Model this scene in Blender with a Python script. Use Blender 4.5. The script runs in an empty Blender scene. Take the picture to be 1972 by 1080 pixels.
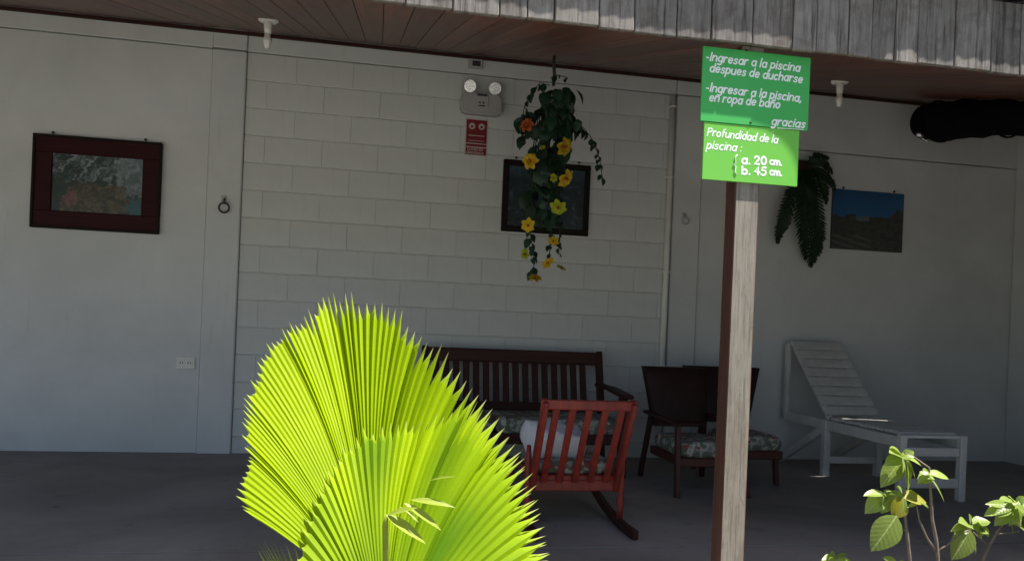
import bpy, bmesh, math, random
from math import sin, cos, tan, pi, radians, atan2, sqrt
from mathutils import Vector, Matrix, Euler, noise
random.seed(7)
S = bpy.context.scene
COL = S.collection

# ------------------------------------------------------------------ camera
F_PX, CX, CY, ROLL, YAW, EYE = 1480.0, 986.0, 625.0, radians(2.4), radians(10.37), 0.995
WALL_Y = 5.73
cam_d = bpy.data.cameras.new('camera')
cam = bpy.data.objects.new('camera', cam_d)
COL.objects.link(cam)
S.camera = cam
cam_d.sensor_fit = 'HORIZONTAL'
cam_d.sensor_width = 36.0
cam_d.lens = 36.0 * F_PX / 1972.0
cam_d.clip_start = 0.05
cam_d.clip_end = 2000.0
fwd = Vector((sin(YAW), cos(YAW), 0)); rgt = Vector((cos(YAW), -sin(YAW), 0)); upv = Vector((0, 0, 1))
cr = rgt * cos(ROLL) + upv * sin(ROLL)
cu = -rgt * sin(ROLL) + upv * cos(ROLL)
cam.matrix_world = Matrix((( cr.x, cu.x, -fwd.x, 0), (cr.y, cu.y, -fwd.y, 0), (cr.z, cu.z, -fwd.z, EYE), (0, 0, 0, 1)))
cam_d.shift_y = (CY - 540.0) / 1972.0
cam_d.shift_x = 0.0

def at(x, y, Y):
    """world point seen at photo pixel x, y on the plane at distance Y from the garden"""
    X = x - CX; V = y - CY
    u = X * cos(ROLL) + V * sin(ROLL); v = -X * sin(ROLL) + V * cos(ROLL)
    d = (rgt * u - upv * v) / F_PX + fwd
    return Vector((0, 0, EYE)) + d * (Y / d.y)

# ------------------------------------------------------------------ world, sun, exposure
SUN = Vector((0.40, -0.166, 0.90)).normalized()          # towards the sun
w = bpy.data.worlds.new('World'); S.world = w; w.use_nodes = True
nt = w.node_tree; nt.nodes.clear()
sky = nt.nodes.new('ShaderNodeTexSky'); sky.sky_type = 'NISHITA'; sky.sun_disc = False
sky.sun_elevation = math.asin(SUN.z); sky.sun_rotation = atan2(SUN.x, SUN.y)
sky.air_density = 1.0; sky.dust_density = 1.5; sky.ozone_density = 1.0
bg = nt.nodes.new('ShaderNodeBackground'); bg.inputs['Strength'].default_value = 0.06
wo = nt.nodes.new('ShaderNodeOutputWorld')
nt.links.new(sky.outputs[0], bg.inputs[0]); nt.links.new(bg.outputs[0], wo.inputs[0])
sl = bpy.data.lights.new('sun', 'SUN'); sl.energy = 5.0; sl.angle = radians(0.53); sl.color = (1.0, 0.95, 0.86)
so = bpy.data.objects.new('sun', sl); COL.objects.link(so)
so.rotation_euler = SUN.to_track_quat('Z', 'Y').to_euler()
S.view_settings.view_transform = 'Standard'; S.view_settings.look = 'None'
S.view_settings.exposure = 1.4; S.view_settings.gamma = 1.0; S.view_settings.use_curve_mapping = False
S.render.engine = 'CYCLES'
try:
    S.cycles.max_bounces = 10; S.cycles.diffuse_bounces = 6; S.cycles.transmission_bounces = 6; S.cycles.transparent_max_bounces = 8
    S.cycles.sample_clamp_indirect = 6.0
except Exception:
    pass

# ------------------------------------------------------------------ materials
def new_mat(name):
    m = bpy.data.materials.new(name); m.use_nodes = True
    n = m.node_tree; n.nodes.clear()
    o = n.nodes.new('ShaderNodeOutputMaterial'); b = n.nodes.new('ShaderNodeBsdfPrincipled')
    n.links.new(b.outputs[0], o.inputs[0])
    return m, n, b, o

def N(n, t, **kw):
    x = n.nodes.new(t)
    for k, v in kw.items():
        if k in x.inputs: x.inputs[k].default_value = v
        else: setattr(x, k, v)
    return x

def coords(n, scale=(1, 1, 1), kind='Object'):
    tc = N(n, 'ShaderNodeTexCoord'); mp = N(n, 'ShaderNodeMapping')
    mp.inputs['Scale'].default_value = scale
    n.links.new(tc.outputs[kind], mp.inputs['Vector'])
    return mp.outputs[0]

def ramp(n, fac, stops):
    r = N(n, 'ShaderNodeValToRGB')
    e = r.color_ramp.elements
    while len(e) < len(stops): e.new(0.5)
    for el, (p, c) in zip(e, stops):
        el.position = p; el.color = (c[0], c[1], c[2], 1)
    n.links.new(fac, r.inputs[0])
    return r.outputs[0]

def noise_tex(n, vec, scale, detail=6, rough=0.6, dist=0.0):
    t = N(n, 'ShaderNodeTexNoise'); t.inputs['Scale'].default_value = scale
    t.inputs['Detail'].default_value = detail; t.inputs['Roughness'].default_value = rough
    t.inputs['Distortion'].default_value = dist
    n.links.new(vec, t.inputs['Vector'])
    return t.outputs['Fac']

def mix(n, fac, a, b, mode='MIX'):
    m = N(n, 'ShaderNodeMix', data_type='RGBA', blend_type=mode)
    def put(s, v):
        if hasattr(v, 'is_linked') or hasattr(v, 'links'): n.links.new(v, s)
        elif isinstance(v, (int, float)): s.default_value = v
        else: s.default_value = (v[0], v[1], v[2], 1)
    put(m.inputs[0], fac); put(m.inputs[6], a); put(m.inputs[7], b)
    return m.outputs[2]

def bump(n, b, h, strength=0.3, dist=0.01):
    bp = N(n, 'ShaderNodeBump'); bp.inputs['Strength'].default_value = strength; bp.inputs['Distance'].default_value = dist
    n.links.new(h, bp.inputs['Height']); n.links.new(bp.outputs[0], b.inputs['Normal'])

def rand_bright(n, col, lo, hi):
    oi = N(n, 'ShaderNodeObjectInfo'); mr = N(n, 'ShaderNodeMapRange')
    mr.inputs['To Min'].default_value = lo; mr.inputs['To Max'].default_value = hi
    n.links.new(oi.outputs['Random'], mr.inputs['Value'])
    v = N(n, 'ShaderNodeVectorMath', operation='SCALE')
    n.links.new(col, v.inputs[0]); n.links.new(mr.outputs[0], v.inputs['Scale'])
    return v.outputs[0]

def simple(name, c1, c2=None, rough=0.6, scale=8, stretch=(1, 1, 1), b=0.2, bd=0.004, spec=0.5, metal=0.0, rnd=None, detail=6, coat=0.0):
    m, n, p, o = new_mat(name)
    c2 = c2 or tuple(x * 0.8 for x in c1)
    v = coords(n, stretch)
    f = noise_tex(n, v, scale, detail)
    col = ramp(n, f, [(0.3, c2), (0.7, c1)])
    if rnd: col = rand_bright(n, col, *rnd)
    n.links.new(col, p.inputs['Base Color'])
    p.inputs['Roughness'].default_value = rough; p.inputs['Metallic'].default_value = metal
    p.inputs['Specular IOR Level'].default_value = spec
    if coat: p.inputs['Coat Weight'].default_value = coat; p.inputs['Coat Roughness'].default_value = 0.25
    if b: bump(n, p, noise_tex(n, v, scale * 4, 5), b, bd)
    return m

def paint_wall(name, c, dirt):
    m, n, p, o = new_mat(name)
    v = coords(n, (1, 1, 1))
    big = noise_tex(n, v, 1.1, 5, 0.65, 0.4)
    base = ramp(n, big, [(0.28, tuple(x * 0.83 for x in c)), (0.66, c)])
    st = noise_tex(n, coords(n, (7, 7, 0.7)), 2.2, 7, 0.7)
    stain = ramp(n, st, [(0.60, (0, 0, 0)), (0.85, (0.6, 0.6, 0.6))])
    col = mix(n, stain, base, dirt)
    sp = noise_tex(n, v, 42, 3, 0.5)
    spots = ramp(n, sp, [(0.69, (0, 0, 0)), (0.76, (0.35, 0.35, 0.35))])
    col = mix(n, spots, col, dirt)
    n.links.new(col, p.inputs['Base Color'])
    p.inputs['Roughness'].default_value = 0.72; p.inputs['Specular IOR Level'].default_value = 0.3
    bump(n, p, noise_tex(n, v, 60, 6, 0.7), 0.25, 0.004)
    return m

M = {}
M['plaster'] = paint_wall('white wall paint', (0.625, 0.64, 0.635), (0.40, 0.39, 0.34))
M['block'] = paint_wall('white block paint', (0.62, 0.635, 0.62), (0.40, 0.38, 0.32))
M['mortar'] = simple('painted mortar', (0.53, 0.54, 0.52), (0.40, 0.41, 0.39), 0.85, 14)

# varnished ceiling boards
m, n, p, o = new_mat('varnished ceiling wood')
v = coords(n, (14, 0.9, 14))
g = noise_tex(n, v, 2.6, 8, 0.62, 0.7)
col = ramp(n, g, [(0.25, (0.060, 0.018, 0.011)), (0.5, (0.145, 0.044, 0.025)), (0.78, (0.25, 0.085, 0.048))])
bl = noise_tex(n, coords(n, (1, 1, 1), 'Object'), 1.4, 4, 0.6)
col = mix(n, ramp(n, bl, [(0.45, (0, 0, 0)), (0.75, (0.6, 0.6, 0.6))]), col, (0.075, 0.052, 0.033))
col = rand_bright(n, col, 0.68, 1.3)
n.links.new(col, p.inputs['Base Color']); p.inputs['Roughness'].default_value = 0.42
bump(n, p, g, 0.15, 0.003); M['ceiling'] = m

# weathered grey wood (fascia)
m, n, p, o = new_mat('weathered fascia wood')
v = coords(n, (1, 1, 0.06), 'Object')
oi = N(n, 'ShaderNodeObjectInfo'); off = N(n, 'ShaderNodeVectorMath', operation='ADD')
sc = N(n, 'ShaderNodeVectorMath', operation='SCALE'); sc.inputs[0].default_value = (37, 11, 5)
n.links.new(oi.outputs['Random'], sc.inputs['Scale']); n.links.new(v, off.inputs[0]); n.links.new(sc.outputs[0], off.inputs[1])
g = noise_tex(n, off.outputs[0], 62, 6, 0.7, 0.2)
col = ramp(n, g, [(0.34, (0.08, 0.07, 0.065)), (0.47, (0.29, 0.262, 0.24)), (0.7, (0.43, 0.40, 0.375))])
off2 = N(n, 'ShaderNodeVectorMath', operation='ADD')
n.links.new(coords(n, (1, 1, 1), 'Object'), off2.inputs[0]); n.links.new(sc.outputs[0], off2.inputs[1])
mil = noise_tex(n, off2.outputs[0], 9, 6, 0.7, 0.6)
col = mix(n, ramp(n, mil, [(0.46, (0, 0, 0)), (0.68, (0.75, 0.75, 0.75))]), col, (0.15, 0.12, 0.10))
col = rand_bright(n, col, 0.50, 0.76)
n.links.new(col, p.inputs['Base Color']); p.inputs['Roughness'].default_value = 0.85
bump(n, p, g, 0.6, 0.006); M['fascia'] = m

# grey sun-bleached post
m, n, p, o = new_mat('bleached post wood')
v = coords(n, (1, 1, 0.05))
g = noise_tex(n, v, 90, 7, 0.7, 0.3)
col = ramp(n, g, [(0.3, (0.12, 0.095, 0.075)), (0.48, (0.24, 0.212, 0.18)), (0.72, (0.32, 0.29, 0.25))])
k = noise_tex(n, coords(n, (1, 1, 0.5)), 13, 5, 0.65, 0.5)
col = mix(n, ramp(n, k, [(0.5, (0, 0, 0)), (0.75, (0.7, 0.7, 0.7))]), col, (0.17, 0.135, 0.105))
kk = noise_tex(n, coords(n, (1, 1, 0.35)), 26, 6, 0.75, 0.8)
col = mix(n, ramp(n, kk, [(0.52, (0, 0, 0)), (0.70, (0.65, 0.65, 0.65))]), col, (0.13, 0.105, 0.09))
# all faces but the front (-Y) take a dark red brown
geo = N(n, 'ShaderNodeNewGeometry'); sx = N(n, 'ShaderNodeSeparateXYZ'); n.links.new(geo.outputs['True Normal'], sx.inputs[0])
cmpn = N(n, 'ShaderNodeMath', operation='GREATER_THAN'); cmpn.inputs[1].default_value = -0.75
n.links.new(sx.outputs['Y'], cmpn.inputs[0])
red = ramp(n, g, [(0.3, (0.045, 0.016, 0.010)), (0.7, (0.12, 0.045, 0.028))])
col = mix(n, cmpn.outputs[0], col, red)
n.links.new(col, p.inputs['Base Color']); p.inputs['Roughness'].default_value = 0.75
bump(n, p, g, 0.4, 0.004); M['post'] = m

# polished dark concrete
m, n, p, o = new_mat('dark polished cement')
v = coords(n, (1, 1, 1))
a = noise_tex(n, v, 0.9, 7, 0.6, 0.6); a2 = noise_tex(n, v, 7, 6, 0.7, 0.3)
col = ramp(n, a, [(0.3, (0.175, 0.155, 0.143)), (0.7, (0.335, 0.297, 0.276))])
col = mix(n, ramp(n, a2, [(0.60, (0, 0, 0)), (0.72, (0.5, 0.5, 0.5))]), col, (0.10, 0.086, 0.080))
a3 = noise_tex(n, v, 2.7, 4, 0.5, 1.0)
col = mix(n, ramp(n, a3, [(0.62, (0, 0, 0)), (0.8, (0.85, 0.85, 0.85))]), col, (0.29, 0.262, 0.245))
n.links.new(col, p.inputs['Base Color'])
rr = N(n, 'ShaderNodeMapRange'); rr.inputs['To Min'].default_value = 0.5; rr.inputs['To Max'].default_value = 0.75
n.links.new(a2, rr.inputs['Value']); n.links.new(rr.outputs[0], p.inputs['Roughness'])
p.inputs['Specular IOR Level'].default_value = 0.22
bump(n, p, noise_tex(n, v, 120, 5), 0.12, 0.003); M['floor'] = m

M['deck'] = simple('pale concrete pool deck', (0.31, 0.31, 0.305), (0.25, 0.25, 0.245), 0.85, 3, b=0.2)
M['ground'] = simple('garden soil and grass', (0.10, 0.12, 0.05), (0.09, 0.07, 0.05), 0.95, 2.5, b=0.6, bd=0.03)
M['dark_wood'] = simple('dark brown varnished wood', (0.056, 0.019, 0.014), (0.026, 0.010, 0.008), 0.55, 3, (1, 12, 12), 0.1, spec=0.2)
M['red_wood'] = simple('red varnished wood', (0.27, 0.026, 0.015), (0.12, 0.014, 0.009), 0.5, 5, (9, 9, 1.2), 0.12)
M['dark_leather'] = simple('dark brown leatherette', (0.034, 0.015, 0.012), (0.018, 0.009, 0.008), 0.6, 6, b=0.3, spec=0.2)
M['black_tarp'] = simple('black tarpaulin', (0.005, 0.005, 0.006), (0.003, 0.003, 0.004), 0.95, 9, b=0.5, bd=0.01, spec=0.1)
M['frame_wood'] = simple('mahogany picture frame', (0.042, 0.008, 0.009), (0.022, 0.005, 0.006), 0.6, 5, (1, 8, 8), 0.1, spec=0.15)
M['black_frame'] = simple('black picture frame', (0.014, 0.009, 0.009), None, 0.6, 6, b=0, spec=0.15)
M['white_wood'] = simple('white painted lounger wood', (0.62, 0.62, 0.60), (0.48, 0.47, 0.45), 0.6, 9, b=0.15)
M['white_plastic'] = simple('white plastic', (0.70, 0.70, 0.67), (0.62, 0.62, 0.58), 0.4, 4, b=0)
M['grey_plastic'] = simple('grey plastic', (0.42, 0.41, 0.41), (0.36, 0.35, 0.35), 0.45, 4, b=0)
M['dark_plastic'] = simple('dark plastic', (0.04, 0.04, 0.04), None, 0.4, 4, b=0)
M['chrome'] = simple('chrome', (0.85, 0.85, 0.86), (0.8, 0.8, 0.8), 0.10, 30, b=0.5, bd=0.01, metal=1.0)
M['iron'] = simple('dark iron', (0.05, 0.045, 0.04), None, 0.5, 20, b=0.1, metal=0.6)
M['porcelain'] = simple('white porcelain', (0.74, 0.73, 0.70), (0.66, 0.65, 0.62), 0.25, 3, b=0)
M['sheet_white'] = simple('white cotton', (0.75, 0.75, 0.78), (0.62, 0.62, 0.66), 0.9, 14, b=0.5, bd=0.01)
M['galvanised'] = simple('galvanised roof sheet', (0.50, 0.50, 0.51), (0.30, 0.28, 0.27), 0.45, 3, (1, 0.4, 1), 0.1, metal=0.5)
M['sign_green'] = simple('green sign paint', (0.055, 0.44, 0.095), (0.046, 0.40, 0.08), 0.45, 3, b=0.06)
M['sign_lime'] = simple('lime green sign paint', (0.17, 0.55, 0.07), (0.15, 0.51, 0.06), 0.45, 3, b=0.06)
M['letter_white'] = simple('white lettering paint', (0.88, 0.90, 0.88), (0.82, 0.86, 0.84), 0.5, 30, b=0)
M['sign_red'] = simple('red sign vinyl', (0.20, 0.010, 0.018), (0.16, 0.010, 0.015), 0.4, 4, b=0)
M['pinkish'] = simple('faded sign white', (0.55, 0.48, 0.47), None, 0.5, 9, b=0)
M['stem_grey'] = simple('grey twig bark', (0.24, 0.19, 0.16), (0.14, 0.11, 0.09), 0.8, 40, b=0.3)
M['trunk'] = simple('palm fibre trunk', (0.14, 0.10, 0.06), (0.07, 0.05, 0.03), 0.9, 18, (1, 1, 4), 0.6, 0.02)

def leaf_mat(name, c1, c2, trans, tf=0.5, rough=0.45, rnd=None, attr=None, scale=14, spec=0.4):
    m, n, p, o = new_mat(name)
    f = noise_tex(n, coords(n), scale, 5)
    col = ramp(n, f, [(0.3, c2), (0.7, c1)])
    tcol = ramp(n, f, [(0.3, tuple(x * 0.85 for x in trans)), (0.7, trans)])
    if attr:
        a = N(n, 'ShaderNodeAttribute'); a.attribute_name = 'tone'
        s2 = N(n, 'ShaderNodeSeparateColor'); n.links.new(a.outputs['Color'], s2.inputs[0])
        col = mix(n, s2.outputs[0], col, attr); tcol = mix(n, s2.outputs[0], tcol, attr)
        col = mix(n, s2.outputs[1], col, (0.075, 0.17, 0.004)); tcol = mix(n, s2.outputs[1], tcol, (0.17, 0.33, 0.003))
    if rnd: col = rand_bright(n, col, *rnd)
    n.links.new(col, p.inputs['Base Color']); p.inputs['Roughness'].default_value = rough
    p.inputs['Specular IOR Level'].default_value = spec
    t = N(n, 'ShaderNodeBsdfTranslucent'); n.links.new(tcol, t.inputs['Color'])
    ms = N(n, 'ShaderNodeMixShader'); ms.inputs[0].default_value = tf
    n.links.new(p.outputs[0], ms.inputs[1]); n.links.new(t.outputs[0], ms.inputs[2]); n.links.new(ms.outputs[0], o.inputs[0])
    bump(n, p, noise_tex(n, coords(n), scale * 9, 4), 0.08, 0.002)
    return m
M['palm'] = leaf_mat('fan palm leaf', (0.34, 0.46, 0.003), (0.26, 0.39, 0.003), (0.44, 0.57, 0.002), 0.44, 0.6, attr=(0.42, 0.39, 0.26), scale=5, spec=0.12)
M['palm_young'] = leaf_mat('young palm blade', (0.32, 0.38, 0.05), (0.26, 0.33, 0.04), (0.40, 0.46, 0.04), 0.4, scale=9)
M['shrub'] = leaf_mat('shrub leaf', (0.29, 0.38, 0.085), (0.19, 0.29, 0.05), (0.36, 0.46, 0.05), 0.38, 0.33, rnd=(0.6, 1.3), scale=30)
def add_veins(m):
    n = m.node_tree; p = [x for x in n.nodes if x.type == 'BSDF_PRINCIPLED'][0]
    src = p.inputs['Base Color'].links[0].from_socket
    tc = N(n, 'ShaderNodeTexCoord'); sx = N(n, 'ShaderNodeSeparateXYZ'); n.links.new(tc.outputs['Object'], sx.inputs[0])
    ab = N(n, 'ShaderNodeMath', operation='ABSOLUTE'); n.links.new(sx.outputs['X'], ab.inputs[0])
    mid = N(n, 'ShaderNodeMath', operation='LESS_THAN'); mid.inputs[1].default_value = 0.014; n.links.new(ab.outputs[0], mid.inputs[0])
    k1 = N(n, 'ShaderNodeMath', operation='MULTIPLY_ADD'); k1.inputs[1].default_value = -1.0; n.links.new(ab.outputs[0], k1.inputs[0]); n.links.new(sx.outputs['Y'], k1.inputs[2])
    k2 = N(n, 'ShaderNodeMath', operation='MULTIPLY'); k2.inputs[1].default_value = 52.0; n.links.new(k1.outputs[0], k2.inputs[0])
    sn = N(n, 'ShaderNodeMath', operation='SINE'); n.links.new(k2.outputs[0], sn.inputs[0])
    vf = ramp(n, sn.outputs[0], [(0.80, (0, 0, 0)), (0.98, (0.16, 0.16, 0.16))])
    mx = N(n, 'ShaderNodeMath', operation='MAXIMUM'); n.links.new(vf, mx.inputs[0]); n.links.new(mid.outputs[0], mx.inputs[1])
    c = mix(n, mx.outputs[0], src, (0.36, 0.42, 0.16)); n.links.new(c, p.inputs['Base Color'])
    bump(n, p, sn.outputs[0], 0.06, 0.01)
add_veins(M['shrub'])
M['shrub_yellow'] = leaf_mat('yellowing shrub leaf', (0.34, 0.32, 0.04), (0.25, 0.26, 0.035), (0.42, 0.40, 0.04), 0.4, 0.4, scale=26)
M['ivy'] = leaf_mat('artificial ivy leaf', (0.014, 0.050, 0.020), (0.008, 0.026, 0.014), (0.02, 0.06, 0.02), 0.15, 0.5, rnd=(0.5, 1.6))
M['fern'] = leaf_mat('dark fern leaf', (0.012, 0.036, 0.011), (0.006, 0.018, 0.006), (0.02, 0.05, 0.01), 0.15, 0.55)
M['petal_yellow'] = leaf_mat('yellow petal', (0.70, 0.49, 0.025), (0.62, 0.40, 0.02), (0.8, 0.58, 0.03), 0.3, 0.6, rnd=(0.8, 1.15))
M['petal_orange'] = leaf_mat('orange petal', (0.50, 0.13, 0.03), (0.40, 0.07, 0.02), (0.6, 0.2, 0.03), 0.3, 0.6)
M['petal_lime'] = leaf_mat('lime petal', (0.45, 0.50, 0.03), (0.36, 0.42, 0.02), (0.5, 0.55, 0.03), 0.3, 0.6)

# floral upholstery
m, n, p, o = new_mat('floral upholstery')
vv = coords(n, (1, 1, 1))
vo = N(n, 'ShaderNodeTexVoronoi'); vo.inputs['Scale'].default_value = 26; n.links.new(vv, vo.inputs['Vector'])
hs = N(n, 'ShaderNodeSeparateColor'); n.links.new(vo.outputs['Color'], hs.inputs[0])
fl = ramp(n, hs.outputs[0], [(0.0, (0.34, 0.33, 0.28)), (0.40, (0.10, 0.13, 0.08)), (0.62, (0.26, 0.05, 0.045)), (0.8, (0.42, 0.41, 0.37))])
for e in fl.node.color_ramp.elements: pass
fl.node.color_ramp.interpolation = 'CONSTANT'
nz = noise_tex(n, vv, 30, 4)
cl = mix(n, ramp(n, nz, [(0.45, (0, 0, 0)), (0.55, (1, 1, 1))]), fl, (0.12, 0.13, 0.11))
n.links.new(cl, p.inputs['Base Color']); p.inputs['Roughness'].default_value = 0.9; M['floral'] = m

def attr_mat(name, rough=0.3, coat=0.0):
    m, n, p, o = new_mat(name)
    a = N(n, 'ShaderNodeAttribute'); a.attribute_name = 'tone'
    f = noise_tex(n, coords(n), 120, 3)
    c = mix(n, 0.25, a.outputs['Color'], ramp(n, f, [(0.3, (0.2, 0.2, 0.2)), (0.7, (1, 1, 1))]), 'MULTIPLY')
    n.links.new(c, p.inputs['Base Color']); p.inputs['Roughness'].default_value = rough
    return m
M['print'] = attr_mat('printed picture', 0.35)

# ------------------------------------------------------------------ mesh helpers
class MB:
    """collects shapes in world coordinates and links them as one mesh object"""
    def __init__(s): s.bm = bmesh.new(); s.smooth = False
    def _new(s, before):
        s.bm.verts.ensure_lookup_table(); return s.bm.verts[before:]
    def box(s, c, size, rot=None, bev=0.0, mat=None):
        t = bmesh.new(); bmesh.ops.create_cube(t, size=1.0)
        bmesh.ops.scale(t, vec=size, verts=t.verts)
        if bev: bmesh.ops.bevel(t, geom=t.edges[:], offset=bev, segments=1, affect='EDGES', profile=0.5)
        mx = Matrix.Translation(c)
        if mat is not None: mx = mx @ mat
        elif rot: mx = mx @ Euler(rot).to_matrix().to_4x4()
        s._merge(t, mx); return s
    def bar(s, a, b, wd, th, bev=0.004, roll=0.0, upref=(0, 0, 1)):
        a = Vector(a); b = Vector(b); d = (b - a); L = d.length; d.normalize()
        up = Vector(upref)
        if abs(d.dot(up)) > 0.95: up = Vector((0, 1, 0))
        x = d.cross(up).normalized(); y = x.cross(d).normalized()
        mt = Matrix((x, d, y)).transposed().to_4x4()
        return s.box((a + b) / 2, (wd, L, th), mat=mt @ Matrix.Rotation(roll, 4, 'Y'), bev=bev)
    def _merge(s, t, mx):
        t.transform(mx)
        me = bpy.data.meshes.new('tmp'); t.to_mesh(me); t.free()
        s.bm.from_mesh(me); bpy.data.meshes.remove(me)
    def tube(s, pts, rads, seg=10, cap=True):
        pts = [Vector(p) for p in pts]
        if not hasattr(rads, '__len__'): rads = [rads] * len(pts)
        rings = []; prev = None
        for i, p in enumerate(pts):
            d = (pts[min(i + 1, len(pts) - 1)] - pts[max(i - 1, 0)]).normalized()
            if prev is None:
                r = Vector((0, 0, 1)) if abs(d.z) < 0.9 else Vector((1, 0, 0))
                x = d.cross(r).normalized()
            else:
                x = (prev - d * prev.dot(d)).normalized()
            prev = x; y = d.cross(x)
            rings.append([s.bm.verts.new(p + (x * cos(2 * pi * k / seg) + y * sin(2 * pi * k / seg)) * rads[i]) for k in range(seg)])
        for i in range(len(rings) - 1):
            for k in range(seg):
                f = s.bm.faces.new((rings[i][k], rings[i][(k + 1) % seg], rings[i + 1][(k + 1) % seg], rings[i + 1][k])); f.smooth = True
        if cap:
            s.bm.faces.new(list(reversed(rings[0]))); s.bm.faces.new(rings[-1])
        return s
    def lathe(s, base, prof, axis=(0, 0, 1), seg=20):
        ax = Vector(axis).normalized(); r = Vector((0, 0, 1)) if abs(ax.z) < 0.9 else Vector((1, 0, 0))
        x = ax.cross(r).normalized(); y = ax.cross(x); base = Vector(base)
        rings = []
        for (rad, h) in prof:
            rings.append([s.bm.verts.new(base + ax * h + (x * cos(2 * pi * k / seg) + y * sin(2 * pi * k / seg)) * max(rad, 1e-4)) for k in range(seg)])
        for i in range(len(rings) - 1):
            for k in range(seg):
                f = s.bm.faces.new((rings[i][k], rings[i][(k + 1) % seg], rings[i + 1][(k + 1) % seg], rings[i + 1][k])); f.smooth = True
        s.bm.faces.new(list(reversed(rings[0]))); s.bm.faces.new(rings[-1])
        return s
    def prism(s, poly, y0, y1):
        """poly: list of (x, z); extruded from y0 to y1"""
        a = [s.bm.verts.new((x, y0, z)) for x, z in poly]; b = [s.bm.verts.new((x, y1, z)) for x, z in poly]
        s.bm.faces.new(a); s.bm.faces.new(list(reversed(b)))
        k = len(poly)
        for i in range(k): s.bm.faces.new((a[i], b[i], b[(i + 1) % k], a[(i + 1) % k]))
        return s
    def build(s, name, mat, parent=None, origin=None):
        o = Vector(origin) if origin is not None else base_of(parent)
        bmesh.ops.recalc_face_normals(s.bm, faces=s.bm.faces[:])
        bmesh.ops.translate(s.bm, verts=s.bm.verts[:], vec=-o)
        me = bpy.data.meshes.new(name); s.bm.to_mesh(me); s.bm.free()
        return link(name, me, mat, parent, o)

BASE = {}
def base_of(ob):
    return Vector(BASE.get(ob.name, (0, 0, 0))) if ob is not None else Vector((0, 0, 0))
def link(name, me, mat, parent=None, o=None, share=False):
    if mat is not None and not share:
        me.materials.clear(); me.materials.append(M[mat] if isinstance(mat, str) else mat)
    ob = bpy.data.objects.new(name, me); COL.objects.link(ob)
    o = Vector(o) if o is not None else Vector((0, 0, 0))
    if parent is not None:
        ob.parent = parent; ob.location = o - base_of(parent)
    else: ob.location = o
    BASE[ob.name] = o
    return ob
def thing(name, label, cat, loc, group=None):
    e = bpy.data.objects.new(name, None); COL.objects.link(e); e.location = loc; e.empty_display_size = 0.1
    BASE[e.name] = Vector(loc); return tag(e, label, cat, group)
def tag(o, label, cat, group=None):
    o['label'] = label; o['category'] = cat
    if group: o['group'] = group
    return o
def place(mesh, name, loc, parent, rot=None, scale=None):
    """another object on shared mesh data at a world location"""
    ob = bpy.data.objects.new(name, mesh); COL.objects.link(ob)
    ob.parent = parent; ob.location = Vector(loc) - base_of(parent)
    if rot is not None: ob.rotation_euler = rot
    if scale is not None: ob.scale = scale if hasattr(scale, '__len__') else (scale,) * 3
    BASE[ob.name] = Vector(loc)
    return ob
def box_mesh(name, size, mat, bev=0.003):
    b = MB().box((0, 0, 0), size, bev=bev)
    me = bpy.data.meshes.new(name); b.bm.to_mesh(me); b.bm.free(); me.materials.append(M[mat]); return me

# ------------------------------------------------------------------ setting: ground, floor
g = MB(); g.box((0, 0, -0.35), (900, 900, 0.2)); o = g.build('ground', 'ground'); o['kind'] = 'structure'
d = MB(); d.box((0, -10.45, -0.24), (60, 21.9, 0.06)); o = d.build('pool_deck', 'deck'); o['kind'] = 'structure'
f = MB(); f.box((0.9, (3.372 + 6.2) / 2, -0.13), (13.0, 6.2 - 3.372, 0.26)); o = f.build('porch_floor', 'floor'); o['kind'] = 'structure'
f = MB(); f.box((0.9, (2.55 + 3.366) / 2, -0.133), (13.0, 3.366 - 2.55, 0.26), bev=0.01); o = f.build('porch_floor_border', 'floor'); o['kind'] = 'structure'

# ------------------------------------------------------------------ house
house = thing('house', 'white-walled house whose porch has a dark wooden ceiling and grey fascia boards', 'house', (0, WALL_Y, 0))
TH = 0.16
def wallbox(name, x0, x1, z0, z1, face, mat='plaster', bev=0.004):
    b = MB(); b.box(((x0 + x1) / 2, face + TH / 2, (z0 + z1) / 2), (x1 - x0, TH, z1 - z0), bev=bev)
    return b.build(name, mat, house)
Z_BEAM = 2.853; Z_TOP = 3.12
wallbox('plaster_wall', -5.2, -1.178, -0.05, Z_BEAM - 0.004, WALL_Y)
wallbox('ring_beam', -5.2, -1.178, Z_BEAM + 0.004, Z_TOP, WALL_Y - 0.002)
wallbox('column', -1.175, -0.945, -0.05, Z_BEAM - 0.006, WALL_Y - 0.022, bev=0.008)
wallbox('ring_beam', -1.175, -0.945, Z_BEAM + 0.006, Z_TOP, WALL_Y - 0.018, bev=0.006)
wallbox('ring_beam', -0.942, 2.285, Z_BEAM + 0.003, Z_TOP, WALL_Y - 0.003)
wallbox('column', 2.29, 2.52, -0.05, Z_BEAM - 0.003, WALL_Y - 0.02, bev=0.008)
wallbox('ring_beam', 2.29, 2.52, Z_BEAM + 0.004, Z_TOP, WALL_Y - 0.018, bev=0.006)
wallbox('plaster_wall', 2.523, 6.6, -0.05, 2.505, WALL_Y)
wallbox('ring_beam', 2.523, 6.6, 2.513, Z_TOP, WALL_Y - 0.006)
b = MB(); b.box((5.47, 1.2, 1.4), (0.16, 9.04, 3.2)); b.build('side_wall', 'plaster', house)  # end wall, carried on unseen into the garden to cut sky light
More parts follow.
